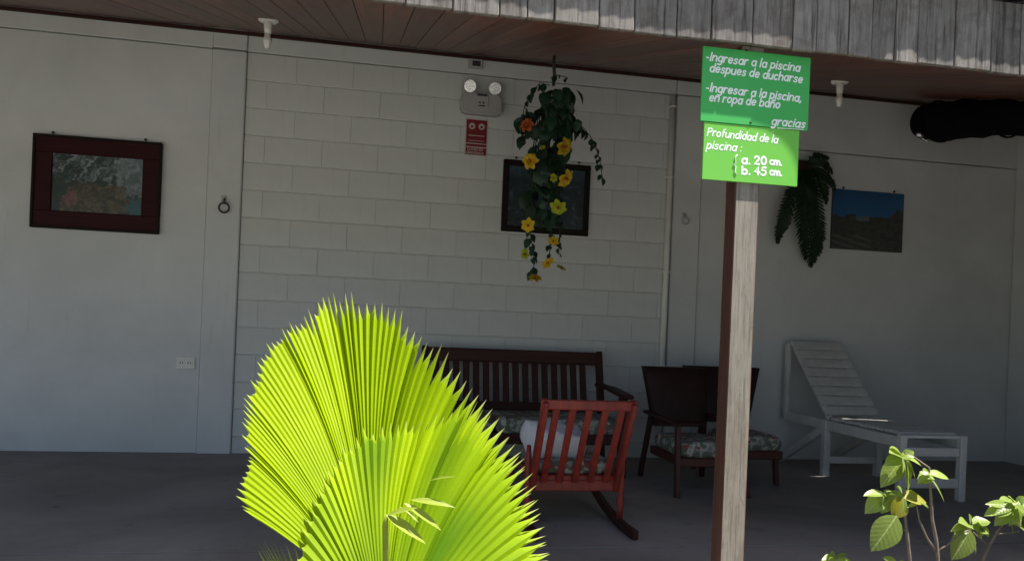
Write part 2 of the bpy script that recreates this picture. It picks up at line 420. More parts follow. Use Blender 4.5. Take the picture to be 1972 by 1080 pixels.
# block wall: a mortar bed and each block its own piece
b = MB(); b.box((0.67, WALL_Y + 0.0045 + TH / 2, 1.40), (3.216, TH, 2.90)); bw = b.build('block_wall', 'mortar', house)
cache = {}
def block_mesh(wd, hg):
    c = 0.0035; e = 0.0012; bm = bmesh.new(); h = hg / 2; x_ = wd / 2
    # front face set in by small chamfers: deeper along the beds than at the uprights
    fr = [bm.verts.new(q) for q in ((-x_ + e, -0.025, -h + c), (x_ - e, -0.025, -h + c), (x_ - e, -0.025, h - c), (-x_ + e, -0.025, h - c))]
    md = [bm.verts.new(q) for q in ((-x_, -0.025 + c, -h), (x_, -0.025 + c, -h), (x_, -0.025 + c, h), (-x_, -0.025 + c, h))]
    bk = [bm.verts.new((v_.co.x, 0.025, v_.co.z)) for v_ in md]
    bm.faces.new(fr); bm.faces.new(list(reversed(bk)))
    for i in range(4):
        j = (i + 1) % 4; bm.faces.new((fr[i], md[i], md[j], fr[j])); bm.faces.new((md[i], bk[i], bk[j], md[j]))
    bmesh.ops.recalc_face_normals(bm, faces=bm.faces[:])
    me = bpy.data.meshes.new('block'); bm.to_mesh(me); bm.free(); me.materials.append(M['block']); return me
def block(x0, x1, z0, z1):
    wdt, hgt = round(x1 - x0, 3), round(z1 - z0, 3)
    k = (wdt, hgt)
    if k not in cache: cache[k] = block_mesh(wdt, hgt)
    d = random.uniform(-0.0016, 0.0016)
    place(cache[k], 'block', ((x0 + x1) / 2, WALL_Y + 0.025 + d, (z0 + z1) / 2), bw,
          rot=(random.uniform(-0.002, 0.002), random.uniform(-0.002, 0.002), random.uniform(-0.003, 0.003)))
PZ = 0.1955; BL = 0.40; row = 0; z1 = Z_BEAM - 0.004
while z1 > 0.0:
    z0 = max(z1 - PZ + 0.0065, -0.02)
    x = -0.942 - (0.2 if row % 2 else 0.0) - 0.06
    while x < 2.283:
        a0 = max(x + 0.0004, -0.941); a1 = min(x + BL - 0.0004, 2.283)
        if a1 - a0 > 0.03: block(a0, a1, z0, z1)
        x += BL
    z1 -= PZ; row += 1

# sloping ceiling of varnished boards
Y0C, Z0C, SLOPE = WALL_Y, 3.0, 0.2955
def zceil(Y): return Z0C - SLOPE * (Y0C - Y)
FA_Y = 2.690                                   # front face of the fascia
ang = math.atan(SLOPE); Lb = (WALL_Y + 0.02 - (FA_Y + 0.02)) / cos(ang); ymid = (WALL_Y + 0.02 + FA_Y + 0.02) / 2
nrm = Vector((0, -sin(ang), cos(ang)))
c_mid = Vector((0, ymid, zceil(ymid)))
b = MB(); b.box(c_mid + nrm * 0.031, (13.0, Lb, 0.022), rot=(ang, 0, 0)); deck = b.build('ceiling', 'dark_wood', house)
bwid = 0.115
bmesh_board = box_mesh('board', (bwid - 0.003, Lb, 0.016), 'ceiling', 0.002)
x = -4.2
while x < 5.4:
    j = random.uniform(-0.0012, 0.0012)
    place(bmesh_board, 'board', c_mid + nrm * (0.0085 + j) + Vector((x, 0, 0)), deck, rot=(ang, 0, 0)); x += bwid
# trim strip where ceiling meets the wall
b = MB(); b.box((0.7, WALL_Y - 0.026, 2.972), (12.2, 0.022, 0.024), bev=0.003); b.build('ceiling_trim', 'dark_wood', house)

# fascia of upright weathered boards
FZ0, FZ1 = 2.086, 2.375
b = MB(); b.box((0.9, FA_Y + 0.036, (FZ0 + FZ1) / 2 + 0.02), (13.0, 0.018, FZ1 - FZ0 - 0.05)); fas = b.build('fascia', 'dark_wood', house)
fb = [box_mesh('board', (wd - 0.004, 0.022, FZ1 - FZ0), 'fascia', 0.003) for wd in (0.10, 0.135, 0.165)]
x = -2.4
while x < 4.2:
    k = random.choice((0, 1, 1, 2)); wd = (0.10, 0.135, 0.165)[k]
    place(fb[k], 'board', (x + wd / 2, FA_Y + 0.011 + random.uniform(-0.003, 0.002), (FZ0 + FZ1) / 2 + random.uniform(-0.004, 0.004)), fas,
          rot=(random.uniform(-0.01, 0.01), random.uniform(-0.006, 0.006), 0)); x += wd
# corrugated roof sheets
def roof_mesh():
    bm = bmesh.new(); nx = 60; wdt = 0.95; L = 3.35; rows = []
    for j in range(2):
        r_ = []
        for i in range(nx + 1):
            xx = -wdt / 2 + wdt * i / nx
            r_.append(bm.verts.new((xx, (-L / 2, L / 2)[j], 0.011 * cos(2 * pi * xx / 0.076))))
        rows.append(r_)
    for i in range(nx):
        f_ = bm.faces.new((rows[0][i], rows[0][i + 1], rows[1][i + 1], rows[1][i])); f_.smooth = True
    bmesh.ops.solidify(bm, geom=bm.faces[:], thickness=0.0015)
    me = bpy.data.meshes.new('roof_sheet'); bm.to_mesh(me); bm.free(); me.materials.append(M['galvanised']); return me
rm = roof_mesh()
EAVE = FA_Y - 0.052
b = MB(); b.box(c_mid + nrm * 0.075 + Vector((0, 0.1, 0.03)), (13.0, 0.05, 0.06), rot=(ang, 0, 0)); roof = b.build('roof', 'dark_wood', house)
rmid = Vector((0, EAVE, FZ1 + 0.02)) + Vector((0, cos(ang), sin(ang))) * (3.35 / 2)
for i in range(14):
    place(rm, 'roof_sheet', rmid + Vector((-5.4 + i * 0.9, 0, 0.004 * (i % 2))), roof, rot=(ang, 0, 0))

# unseen flap added past the eave, its edge cut to shade the lower sign
zf = FZ1 + 0.055
def up_to(P, z): return P + SUN * ((z - P.z) / SUN.z)
edge = [up_to(at(x_, y_, 2.74), zf) for x_, y_ in ((1440, 243), (1470, 252), (1490, 263), (1508, 279), (1522, 298), (1531, 320), (1536, 350), (1538, 380))]
b = MB(); xr_ = edge[-1].x + 0.07
poly = [Vector((edge[0].x, 2.80, zf + 0.05))] + edge + [Vector((xr_, edge[-1].y, zf)), Vector((xr_, 2.80, zf + 0.05))]
lo = [b.bm.verts.new(q) for q in poly]; hi = [b.bm.verts.new(q + Vector((0, 0, 0.002))) for q in poly]
b.bm.faces.new(lo); b.bm.faces.new(list(reversed(hi)))
for i in range(len(poly)): b.bm.faces.new((lo[i], hi[i], hi[(i + 1) % len(poly)], lo[(i + 1) % len(poly)]))
b.build('sign_shade_flap', 'galvanised', roof)

def gap(A, B, wd):
    """opens a narrow gap through roof and ceiling along the sun's path to the segment A-B"""
    A = Vector(A); B = Vector(B); d = (B - A); n1 = d.cross(SUN).normalized(); n2 = SUN.cross(n1).normalized()
    if (B - A).dot(n2) < 0: n2 = -n2
    pl = [(A + n1 * wd / 2, n1), (A - n1 * wd / 2, -n1), (A, -n2), (B, n2)]
    top = [up_to(A, zceil(4.0)), up_to(B, zceil(4.0))]
    for ob in [deck] + [c for c in deck.children] + [c for c in roof.children]:
        mw = Matrix.Translation(base_of(ob)) @ ob.rotation_euler.to_matrix().to_4x4() if ob is not deck else Matrix.Translation(base_of(deck))
        xs = [(mw @ Vector(c)).x for c in ob.bound_box]
        if max(xs) < min(t_.x for t_ in top) - 0.4 or min(xs) > max(t_.x for t_ in top) + 0.4: continue
        bm = bmesh.new(); bm.from_mesh(ob.data); bm.transform(mw)
        def inside(p): return all((p - c).dot(n_) < 1e-5 for c, n_ in pl)
        for c, n_ in pl: bmesh.ops.bisect_plane(bm, geom=bm.verts[:] + bm.edges[:] + bm.faces[:], plane_co=c, plane_no=n_)
        dead = [f_ for f_ in bm.faces if inside(f_.calc_center_median())]
        if dead:
            bmesh.ops.delete(bm, geom=dead, context='FACES'); bm.transform(mw.inverted())
            me = ob.data.copy(); bm.to_mesh(me); ob.data = me
        bm.free()
def atz(x, y, z):
    X = x - CX; V = y - CY
    u = X * cos(ROLL) + V * sin(ROLL); v = -X * sin(ROLL) + V * cos(ROLL)
    d = (rgt * u - upv * v) / F_PX + fwd
    return Vector((0, 0, EYE)) + d * ((z - EYE) / d.z)
gap((3.335, 4.965, 0.427), (3.625, 4.885, 0.427), 0.016)

# ------------------------------------------------------------------ post and the two signs
post = MB(); PX0, PX1, PY0 = 1.353, 1.452, 2.752
post.box(((PX0 + PX1) / 2, PY0 + 0.042, (2.105 - 0.25) / 2), (PX1 - PX0, 0.084, 2.105 + 0.25), bev=0.004)
po = post.build('wooden_post', 'post', None, ((PX0 + PX1) / 2, PY0 + 0.04, -0.25))
tag(po, 'square weathered grey timber post carrying the two green signs', 'post')

def text_mesh(body, size, mat, loc, parent, name='lettering', shear=0.0, bold=0.0, tilt=0.0, sx=1.0, extr=0.0006, spacing=1.0):
    c = bpy.data.curves.new('txt', 'FONT'); c.body = body; c.size = size; c.shear = shear; c.offset = bold; c.extrude = extr
    c.space_character = spacing; c.resolution_u = 4
    t = bpy.data.objects.new('txt', c); COL.objects.link(t)
    dg = bpy.context.evaluated_depsgraph_get()
    me = bpy.data.meshes.new_from_object(t.evaluated_get(dg)); bpy.data.objects.remove(t); bpy.data.curves.remove(c)
    # stand it up facing -Y
    me.transform(Matrix.Rotation(tilt, 4, 'Y') @ Matrix.Rotation(pi / 2, 4, 'X') @ Matrix.Diagonal((sx, 1, 1, 1)))
    return link(name, me, mat, parent, loc)

SY = 2.736                                       # face of the upper sign
def sign(name, label, x0, x1, z0, z1, yf, mat, tilt=0.0):
    t = thing(name, label, 'sign', ((x0 + x1) / 2, yf, (z0 + z1) / 2))
    b = MB(); b.box(((x0 + x1) / 2, yf + 0.006, (z0 + z1) / 2), (x1 - x0, 0.010, z1 - z0), bev=0.0012)
    b.build('board', mat, t); return t
s1 = sign('pool_rules_sign', 'dark green sign with white rules for entering the pool, upper of two', 1.192, 1.637, 1.795, 2.078, SY, 'sign_green')
LW = 'letter_white'
def ell(cx_, cy_, rx_, ry_, a0=0, a1=360, k=14):
    return [(cx_ + rx_ * cos(radians(a0 + (a1 - a0) * i / k)), cy_ + ry_ * sin(radians(a0 + (a1 - a0) * i / k))) for i in range(k + 1)]
BOWL = ell(.33, .5, .33, .5, 0, 360, 16)
ARCH = [(0, .55), (.08, .82), (.24, .98), (.42, 1), (.58, .9), (.66, .65), (.66, 0)]
DOT = lambda x, y: [(x, y), (x + .02, y + .02)]
GLYPH = {                                    # width, strokes: rounded brush letters on a unit x-height
    'o': (.66, [BOWL]), 'a': (.68, [BOWL, [(.68, 1), (.68, 0)]]), 'd': (.68, [BOWL, [(.68, 1.62), (.68, 0)]]), 'b': (.66, [BOWL, [(0, 1.62), (0, 0)]]),
    'p': (.66, [BOWL, [(0, 1), (0, -.62)]]), 'g': (.68, [BOWL, [(.68, 1), (.68, -.25), (.58, -.52), (.34, -.62), (.08, -.5)]]),
    'e': (.64, [[(.03, .5), (.63, .52)] + ell(.33, .5, .32, .5, 5, 315, 14)]), 'c': (.58, [ell(.33, .5, .33, .5, 50, 310, 12)]),
    'n': (.66, [[(0, 1), (0, 0)], ARCH]), 'ñ': (.66, [[(0, 1), (0, 0)], ARCH, [(.08, 1.28), (.22, 1.42), (.42, 1.3), (.58, 1.44)]]), 'h': (.66, [[(0, 1.62), (0, 0)], ARCH]),
    'u': (.66, [[(0, 1), (0, .35), (.1, .08), (.3, 0), (.5, .06), (.66, .35)], [(.66, 1), (.66, 0)]]), 'r': (.46, [[(0, 1), (0, 0)], [(0, .55), (.1, .84), (.28, 1), (.48, .95)]]),
    's': (.54, [[(.52, .84), (.4, .98), (.2, .98), (.05, .8), (.12, .6), (.42, .45), (.54, .24), (.42, .03), (.18, 0), (0, .14)]]),
    'l': (.06, [[(.03, 1.62), (.03, 0)]]), 'i': (.06, [[(.03, 1), (.03, 0)], DOT(.03, 1.42)]), 'I': (.08, [[(.04, 1.6), (.04, 0)]]),
    'm': (1.05, [[(0, 1), (0, 0)], [(0, .55), (.1, .9), (.28, 1), (.45, .88), (.52, .6), (.52, 0)], [(.52, .6), (.62, .9), (.8, 1), (.97, .88), (1.05, .6), (1.05, 0)]]),
    'f': (.42, [[(.46, 1.56), (.28, 1.58), (.17, 1.36), (.17, 0)], [(0, .95), (.42, .95)]]), 'P': (.70, [[(0, 0), (0, 1.6), (.38, 1.58), (.62, 1.44), (.68, 1.2), (.6, .95), (.36, .8), (0, .78)]]),
    '-': (.34, [[(0, .55), (.3, .55)]]), '.': (.1, [DOT(.04, .04)]), ',': (.14, [[(.1, .12), (.02, -.22)]]), ':': (.1, [DOT(.04, .1), DOT(.04, .85)]),
    '2': (.66, [[(.02, 1.2), (.14, 1.45), (.36, 1.52), (.58, 1.4), (.62, 1.1), (.4, .6), (0, 0), (.66, 0)]]), '0': (.66, [ell(.33, .76, .33, .76, 0, 360, 16)]),
    '4': (.70, [[(.5, 0), (.5, 1.52), (0, .48), (.7, .48)]]), '5': (.66, [[(.6, 1.5), (.1, 1.5), (.06, .88), (.34, .98), (.6, .8), (.64, .46), (.46, .08), (.2, 0), (0, .14)]]),
}
def line(t, body, px, py, x1px, h, Y, shear=0.22, bold=1.0, drop=0.0):
    """brush-lettered line from pixel px, py (baseline) to x1px; h: x-height in metres; drop: fall of the baseline per metre"""
    a = at(px, py, Y); wd = at(x1px, py, Y).x - a.x
    pen = 0.0; strokes = []; rj = random.Random(len(body) * 7 + int(px))
    for ch in body:
        if ch == ' ': pen += .48; continue
        gw, ss = GLYPH[ch]; jy = rj.uniform(-.04, .04)
        for st in ss: strokes.append([(pen + x_, y_ * rj.uniform(.985, 1.015) + jy) for x_, y_ in st])
        pen += gw + .30
    k = wd / (pen - .30); b = MB()
    for st in strokes:
        P = []
        for x_, y_ in st:
            X_ = x_ * k + y_ * h * shear
            P.append((a.x + X_, Y, a.z + y_ * h - X_ * drop))
        b.tube(P, 0.0034 * bold * rj.uniform(.92, 1.08), 6)
        for e in (P[0], P[-1]): b.lathe((e[0], Y + 0.0012, e[2]), [(0.0031 * bold, 0), (0.0026 * bold, 0.0016), (0.001, 0.0026)], axis=(0, -1, 0), seg=8)
    for v_ in b.bm.verts: v_.co.y = Y + 0.0006 + (v_.co.y - Y) * 0.07
    for f_ in b.bm.faces: f_.smooth = False
    return b.build('lettering', LW, t)
line(s1, '-Ingresar a la piscina', 1360, 116, 1540, 0.0195, SY, drop=0.012)
line(s1, 'despues de ducharse', 1367, 138, 1545, 0.0195, SY, drop=0.014)
line(s1, '-Ingresar a la piscina,', 1360, 175, 1543, 0.0195, SY, drop=0.014)
line(s1, 'en ropa de baño', 1366, 194, 1501, 0.0195, SY, drop=0.006)
line(s1, 'gracias', 1486, 240, 1549, 0.0195, SY, shear=0.28, drop=0.004)
a = at(1496, 247, SY); c_ = at(1547, 250, SY)
b = MB(); b.bar((a.x, SY - 0.0006, a.z), (c_.x, SY - 0.0006, c_.z), 0.0024, 0.0022, bev=0); b.build('underline', LW, s1)
for px_, py_ in ((1438, 97), (1446, 236)):
    q = at(px_, py_, SY); b = MB(); b.lathe((q.x, SY + 0.001, q.z), [(0.005, 0), (0.004, 0.002), (0.001, 0.003)], axis=(0, -1, 0), seg=10); b.build('nail', 'iron', s1)
SY2 = 2.7335
s2 = sign('pool_depth_sign', 'bright lime green sign giving the pool depth, lower of two', 1.209, 1.603, 1.576, 1.7935, SY2 + 0.0045, 'sign_lime')
yy = SY2 + 0.0045
line(s2, 'Profundidad de la', 1362, 261, 1497, 0.0185, yy, bold=0.85, drop=0.02)
line(s2, 'piscina :', 1361, 286, 1427, 0.019, yy, bold=0.9)
line(s2, 'a.', 1429, 315, 1444, 0.020, yy, 0.0, 1.35)
line(s2, '20', 1453, 316, 1475, 0.0195, yy, 0.0, 1.45)
line(s2, 'cm.', 1483, 317, 1505, 0.0165, yy, 0.0, 1.3)
line(s2, 'b.', 1429, 335, 1444, 0.018, yy, 0.0, 1.35)
line(s2, '45', 1453, 336, 1475, 0.0195, yy, 0.0, 1.45)
line(s2, 'cm.', 1483, 337, 1505, 0.0165, yy, 0.0, 1.3)
b = MB()
pts = [at(px_, py_, yy - 0.0006) for px_, py_ in ((1420, 298), (1416, 303), (1417, 313), (1413, 317), (1417, 321), (1415, 331), (1419, 336))]
b.tube(pts, 0.0016, 6); b.build('brace_mark', LW, s2)

# ------------------------------------------------------------------ things on the wall
def grid_print(name, parent, x0, x1, z0, z1, Y, fn, nx=90, nz=60):
    bm = bmesh.new(); lay = bm.verts.layers.float_color.new('tone'); vs = []
    for j in range(nz + 1):
        r_ = []
        for i in range(nx + 1):
            u, v_ = i / nx, j / nz
            q = bm.verts.new((x0 + (x1 - x0) * u, Y, z0 + (z1 - z0) * v_)); c = fn(u, v_); q[lay] = (c[0], c[1], c[2], 1); r_.append(q)
        vs.append(r_)
    for j in range(nz):
        for i in range(nx): bm.faces.new((vs[j][i], vs[j][i + 1], vs[j + 1][i + 1], vs[j + 1][i]))
    bo = base_of(parent); bmesh.ops.translate(bm, verts=bm.verts[:], vec=-bo)
    me = bpy.data.meshes.new(name); bm.to_mesh(me); bm.free()
    return link(name, me, 'print', parent, bo)
def lerp(a, b, t): t = min(1, max(0, t)); return tuple(x + (y - x) * t for x, y in zip(a, b))
def nz3(x, y, s=1.0, o=0.0): return noise.fractal(Vector((x * s + o, y * s, o)), 1.0, 2.0, 4) * 0.5 + 0.5
def waterfall(u, v):
    u0, v0 = u, v
    u, v = u + 0.16 * (nz3(u, v, 9, 31) - 0.5) + 0.06 * (nz3(u, v, 26, 3) - 0.5), v + 0.22 * (nz3(u, v, 8, 47) - 0.5) + 0.08 * (nz3(u, v, 24, 9) - 0.5)
    n3 = nz3(u, v, 22, 5); c = lerp((0.008, 0.025, 0.028), (0.06, 0.10, 0.09), nz3(u, v, 9, 3))
    # pale curtains of water, streaked along their fall
    st = nz3((u - 0.25 * v0 * v0) * 5, v * 0.9, 4, 12); edge = 0.40 + 0.3 * nz3(u0, 0, 6, 1)
    if v > edge: c = lerp(c, (0.44, 0.52, 0.56), min(0.8, max(0, st - 0.40) * 1.9))
    if u > 0.70 and v > 0.30: c = lerp(c, (0.36, 0.44, 0.50), 0.30 + min(0.5, max(0, nz3(u * 7, v0 * 0.7, 4, 2) - 0.4) * 1.4))
    if v < 0.50 and 0.12 < u < 0.82: c = lerp(c, lerp((0.015, 0.018, 0.010), (0.23, 0.19, 0.11), n3 * nz3(u, v, 11, 17) * 1.7), 0.85)
    if ((u - 0.2) / 0.08) ** 2 + ((v - 0.24) / 0.15) ** 2 < 1: c = lerp(c, (0.40, 0.13, 0.17), 0.9 * n3)
    if u > 0.82 and v < 0.27: c = lerp(c, (0.05, 0.19, 0.24), 0.6)
    if u < 0.2 and 0.3 < v < 0.72: c = lerp(c, (0.01, 0.05, 0.035), 0.7)
    return tuple(x * 0.72 for x in c)
def nightpic(u, v):
    n1 = nz3(u, v, 5, 7); c = lerp((0.006, 0.010, 0.016), (0.020, 0.040, 0.060), n1)
    if v > 0.75: c = lerp(c, (0.05, 0.10, 0.13), (v - 0.75) * 3)
    c = lerp(c, (0.08, 0.11, 0.12), max(0, nz3(u, v, 12, 2) - 0.6) * 2.5)
    return c
def ruins(u, v):
    n1 = nz3(u, v, 7, 4); n3 = nz3(u, v, 16, 8)
    ridge = 0.52 + 0.10 * nz3(u, 0, 5, 2) + (0.20 * max(0, 1 - abs(u - 0.93) / 0.14))
    if v > ridge: return lerp((0.030, 0.13, 0.30), (0.020, 0.085, 0.19), (v - ridge) * 2 + 0.2 * n1)
    c = lerp((0.025, 0.032, 0.032), (0.085, 0.085, 0.075), n3)
    if v < 0.25 and u < 0.55: c = lerp(c, (0.16, 0.16, 0.15), max(0, sin(v * 60 + u * 20)) * 0.6)
    if 0.33 < u < 0.52 and abs(v - ridge + 0.03) < 0.05: c = (0.13, 0.15, 0.16)
    return c
def framed(name, label, x0, x1, z0, z1, fw, fd, fmat, fn, glass=False):
    t = thing(name, label, 'picture', ((x0 + x1) / 2, WALL_Y - 0.001, (z0 + z1) / 2))
    yb = WALL_Y - 0.003
    if fw:
        b = MB()
        b.box(((x0 + x1) / 2, yb - fd / 2, z1 - fw / 2), (x1 - x0, fd, fw), bev=0.006).box(((x0 + x1) / 2, yb - fd / 2, z0 + fw / 2), (x1 - x0, fd, fw), bev=0.006)
        b.box((x0 + fw / 2, yb - fd / 2 + 0.0015, (z0 + z1) / 2), (fw, fd - 0.003, z1 - z0 - 2 * fw + 0.006), bev=0.004)
        b.box((x1 - fw / 2, yb - fd / 2 + 0.0015, (z0 + z1) / 2), (fw, fd - 0.003, z1 - z0 - 2 * fw + 0.006), bev=0.004)
        b.build('frame', fmat, t)
    else:
        b = MB(); b.box(((x0 + x1) / 2, yb - fd / 2 + 0.001, (z0 + z1) / 2), (x1 - x0 + 0.008, fd - 0.002, z1 - z0 + 0.008)); b.build('backing_board', fmat, t)
    grid_print('print', t, x0 + fw - 0.002, x1 - fw + 0.002, z0 + fw - 0.002, z1 - fw + 0.002, yb - (fd * 0.45 if fw else fd + 0.001), fn)
    for k in (0.14, 0.86):
        b = MB(); q = x0 + (x1 - x0) * k
        b.lathe((q, WALL_Y - 0.001, z1 + 0.018), [(0.005, 0), (0.005, 0.014), (0.010, 0.015), (0.008, 0.019)], axis=(0, -1, 0), seg=8)
        b.tube([(q, WALL_Y - 0.010, z1 + 0.016), (q, WALL_Y - 0.008, z1 - 0.004)], 0.002, 6)
        b.build('hanger', 'iron', t)
    return t
t = framed('framed_picture', 'waterfall landscape picture in wide mahogany frame on the left wall', -2.297, -1.478, 1.518, 2.152, 0.122, 0.03, 'frame_wood', waterfall)
# raised outer lip of the wide frame
b = MB()
for (p0, p1) in (((-2.297, 2.152), (-1.478, 2.152)), ((-2.297, 1.518), (-1.478, 1.518))):
    b.box(((p0[0] + p1[0]) / 2, WALL_Y - 0.036, p0[1] - math.copysign(0.009, p0[1] - 1.8)), (0.819, 0.012, 0.018), bev=0.003)
for xx in (-2.288, -1.487): b.box((xx, WALL_Y - 0.0355, 1.835), (0.018, 0.011, 0.596), bev=0.003)
b.build('frame_lip', 'black_frame', t)
framed('framed_picture', 'dark night-blue picture in black frame behind the hanging flowers', 0.930, 1.610, 1.696, 2.238, 0.045, 0.024, 'black_frame', nightpic)
framed('wall_poster', 'unframed blue-sky mountain ruins poster beside the dark fern', 3.668, 4.315, 1.731, 2.212, 0.0, 0.012, 'dark_plastic', ruins)

# hooks with rings on the two columns
def hook(x, z, y, label, mat='iron', s=1.0):
    t = thing('wall_hook', label, 'hook', (x, y, z + 0.06 * s), 'ring hooks on the porch columns')
    b = MB(); b.box((x - 0.008 * s, y - 0.004, z + 0.068 * s), (0.034 * s, 0.008, 0.06 * s), bev=0.002); b.build('bracket', 'grey_plastic' if mat == 'iron' else mat, t)
    b = MB(); b.tube([(x, y - 0.004, z + 0.075 * s), (x, y - 0.03, z + 0.07 * s), (x, y - 0.036, z + 0.05 * s), (x, y - 0.025, z + 0.035 * s)], 0.006 * s, 8); b.build('hook_arm', mat, t)
    b = MB(); R_ = 0.034 * s
    b.tube([(x + R_ * sin(k * pi / 10), y - 0.030, z + R_ * cos(k * pi / 10) + 0.008) for k in range(21)], 0.0065 * s, 8, cap=False); b.build('ring', mat, t)
hook(-1.05, 1.722, WALL_Y - 0.022, 'dark iron ring hook on the left column near the waterfall picture')
hook(2.388, 1.855, WALL_Y - 0.020, 'small pale painted ring hook on the column beside the white conduit', 'grey_plastic', 0.8)

# outlet on the left wall
t = thing('power_outlet', 'white double power outlet low on the wall left of the column', 'outlet', (-1.271, WALL_Y, 0.632))
b = MB(); b.box((-1.271, WALL_Y - 0.006, 0.632), (0.125, 0.012, 0.085), bev=0.003); b.build('cover_plate', 'white_plastic', t)
for dx in (-0.026, 0.026):
    b = MB(); b.box((-1.271 + dx, WALL_Y - 0.0135, 0.632), (0.038, 0.004, 0.045), bev=0.0015); r_ = b.build('socket', 'white_plastic', t)
    for k in (-0.008, 0.008):
        b = MB(); b.box((-1.271 + dx + k, WALL_Y - 0.0162, 0.632), (0.005, 0.002, 0.014)); b.build('slot', 'dark_plastic', r_)

# conduit
t = thing('conduit_pipe', 'white plastic conduit pipe running up the wall beside the right column', 'pipe', (2.248, WALL_Y, 0.1))
b = MB(); b.tube([(2.248, WALL_Y - 0.027, 0.06), (2.250, WALL_Y - 0.027, 1.4), (2.253, WALL_Y - 0.027, 2.83)], 0.024, 14); b.build('pipe', 'white_plastic', t)
for z in (0.72, 1.46, 2.2, 2.75):
    b = MB(); b.box((2.25, WALL_Y - 0.008, z), (0.085, 0.012, 0.018), bev=0.002); b.lathe((2.25, WALL_Y - 0.027, z - 0.009), [(0.027, 0), (0.027, 0.018)], seg=14); b.build('clamp', 'white_plastic', t)

# emergency light, its junction box and red sign
ex, ez = 0.738, 2.66
t = thing('emergency_light', 'grey twin-head emergency light on the block wall above the red sign', 'emergency light', (ex, WALL_Y, ez))
b = MB(); b.prism([(ex - 0.155, ez - 0.095), (ex - 0.13, ez - 0.118), (ex + 0.13, ez - 0.118), (ex + 0.155, ez - 0.095), (ex + 0.158, ez + 0.0), (ex + 0.13, ez + 0.045), (ex - 0.13, ez + 0.045), (ex - 0.158, ez)], WALL_Y - 0.075, WALL_Y - 0.001)
bmesh.ops.bevel(b.bm, geom=b.bm.edges[:], offset=0.012, segments=3, affect='EDGES'); b.build('housing', 'grey_plastic', t)
b = MB(); b.box((ex, WALL_Y - 0.0785, ez - 0.02), (0.10, 0.006, 0.10), bev=0.003); cp = b.build('control_panel', 'grey_plastic', t)
b = MB(); b.box((ex, WALL_Y - 0.084, ez + 0.020), (0.075, 0.006, 0.014), bev=0.001); b.build('grille', 'dark_plastic', cp)
b = MB(); b.box((ex, WALL_Y - 0.083, ez - 0.058), (0.05, 0.004, 0.008)); b.build('name_strip', 'dark_plastic', cp)
for dx in (-0.016, 0.012):
    b = MB(); b.lathe((ex + dx, WALL_Y - 0.081, ez - 0.035), [(0.007, 0), (0.007, 0.004), (0.004, 0.006)], axis=(0, -1, 0), seg=10); b.build('indicator', 'dark_plastic', cp)
for dx, ax in ((-0.085, (-0.25, -1, -0.25)), (0.095, (-0.02, -1, -0.28))):
    c0 = Vector((ex + dx, WALL_Y - 0.05, ez + 0.088)); av = Vector(ax).normalized()
    b = MB(); b.lathe(c0 - av * 0.02, [(0.012, 0), (0.036, 0.012), (0.047, 0.045), (0.049, 0.052), (0.045, 0.052)], axis=ax, seg=24)
    b.tube([(ex + dx, WALL_Y - 0.04, ez + 0.03), (ex + dx, WALL_Y - 0.045, ez + 0.07)], 0.011, 8); h_ = b.build('lamp_head', 'grey_plastic', t)
    b = MB(); b.lathe(c0 + av * 0.033, [(0.044, 0.0), (0.036, -0.010), (0.022, -0.019), (0.006, -0.023)], axis=ax, seg=24); b.build('reflector', 'chrome', h_)
    b = MB(); b.lathe(c0 + av * 0.010, [(0.004, 0), (0.010, 0.006), (0.011, 0.014), (0.006, 0.022), (0.001, 0.024)], axis=ax, seg=12); b.build('bulb', 'porcelain', h_)
t = thing('junction_box', 'small grey junction box above the emergency light', 'junction box', (0.685, WALL_Y, 2.925))
b = MB(); b.box((0.685, WALL_Y - 0.020, 2.925), (0.105, 0.034, 0.068), bev=0.004); b.build('box', 'grey_plastic', t)
b = MB(); b.box((0.690, WALL_Y - 0.0385, 2.925), (0.06, 0.005, 0.04), bev=0.002); b.build('socket', 'dark_plastic', t)
sx0, sx1, sz0, sz1 = 0.630, 0.803, 2.246, 2.524
t = thing('safety_sign', 'small dark red and white safety sign under the emergency light', 'sign', ((sx0 + sx1) / 2, WALL_Y, sz0))
b = MB(); b.box(((sx0 + sx1) / 2, WALL_Y - 0.003, (sz0 + sz1) / 2), (sx1 - sx0, 0.004, sz1 - sz0), bev=0.0008); b.build('plate', 'pinkish', t)
def redbox(z0, z1, i=0.009):
    b = MB(); b.box(((sx0 + sx1) / 2, WALL_Y - 0.006, (z0 + z1) / 2), (sx1 - sx0 - 2 * i, 0.003, z1 - z0)); return b.build('red_panel', 'sign_red', t)
r1 = redbox(sz0 + 0.095, sz1 - 0.010); r3 = redbox(sz0 + 0.068, sz0 + 0.087); r2 = redbox(sz0 + 0.008, sz0 + 0.060)
cxs = (sx0 + sx1) / 2
for dx in (-0.036, 0.036):
    b = MB(); b.lathe((cxs + dx, WALL_Y - 0.0075, sz1 - 0.058), [(0.024, 0), (0.024, 0.0006)], axis=(0, -1, 0), seg=18); b.build('lamp_symbol', 'pinkish', r1)
    b = MB(); b.lathe((cxs + dx, WALL_Y - 0.0082, sz1 - 0.062), [(0.010, 0), (0.010, 0.0006)], axis=(0, -1, 0), seg=14); b.build('lamp_symbol_centre', 'sign_red', r1)
for z_, h_ in ((0.150, 0.006), (0.112, 0.004)):
    b = MB(); b.box((cxs, WALL_Y - 0.0078, sz0 + z_), (0.12, 0.0006, h_)); b.build('rule_line', 'pinkish', r1)
text_mesh('LUCES DE', 0.027, 'pinkish', (cxs - 0.064, WALL_Y - 0.0078, sz0 + 0.038), r2, bold=0.0005)
text_mesh('EMERGENCIA', 0.0215, 'pinkish', (cxs - 0.070, WALL_Y - 0.0078, sz0 + 0.014), r2, bold=0.0005)

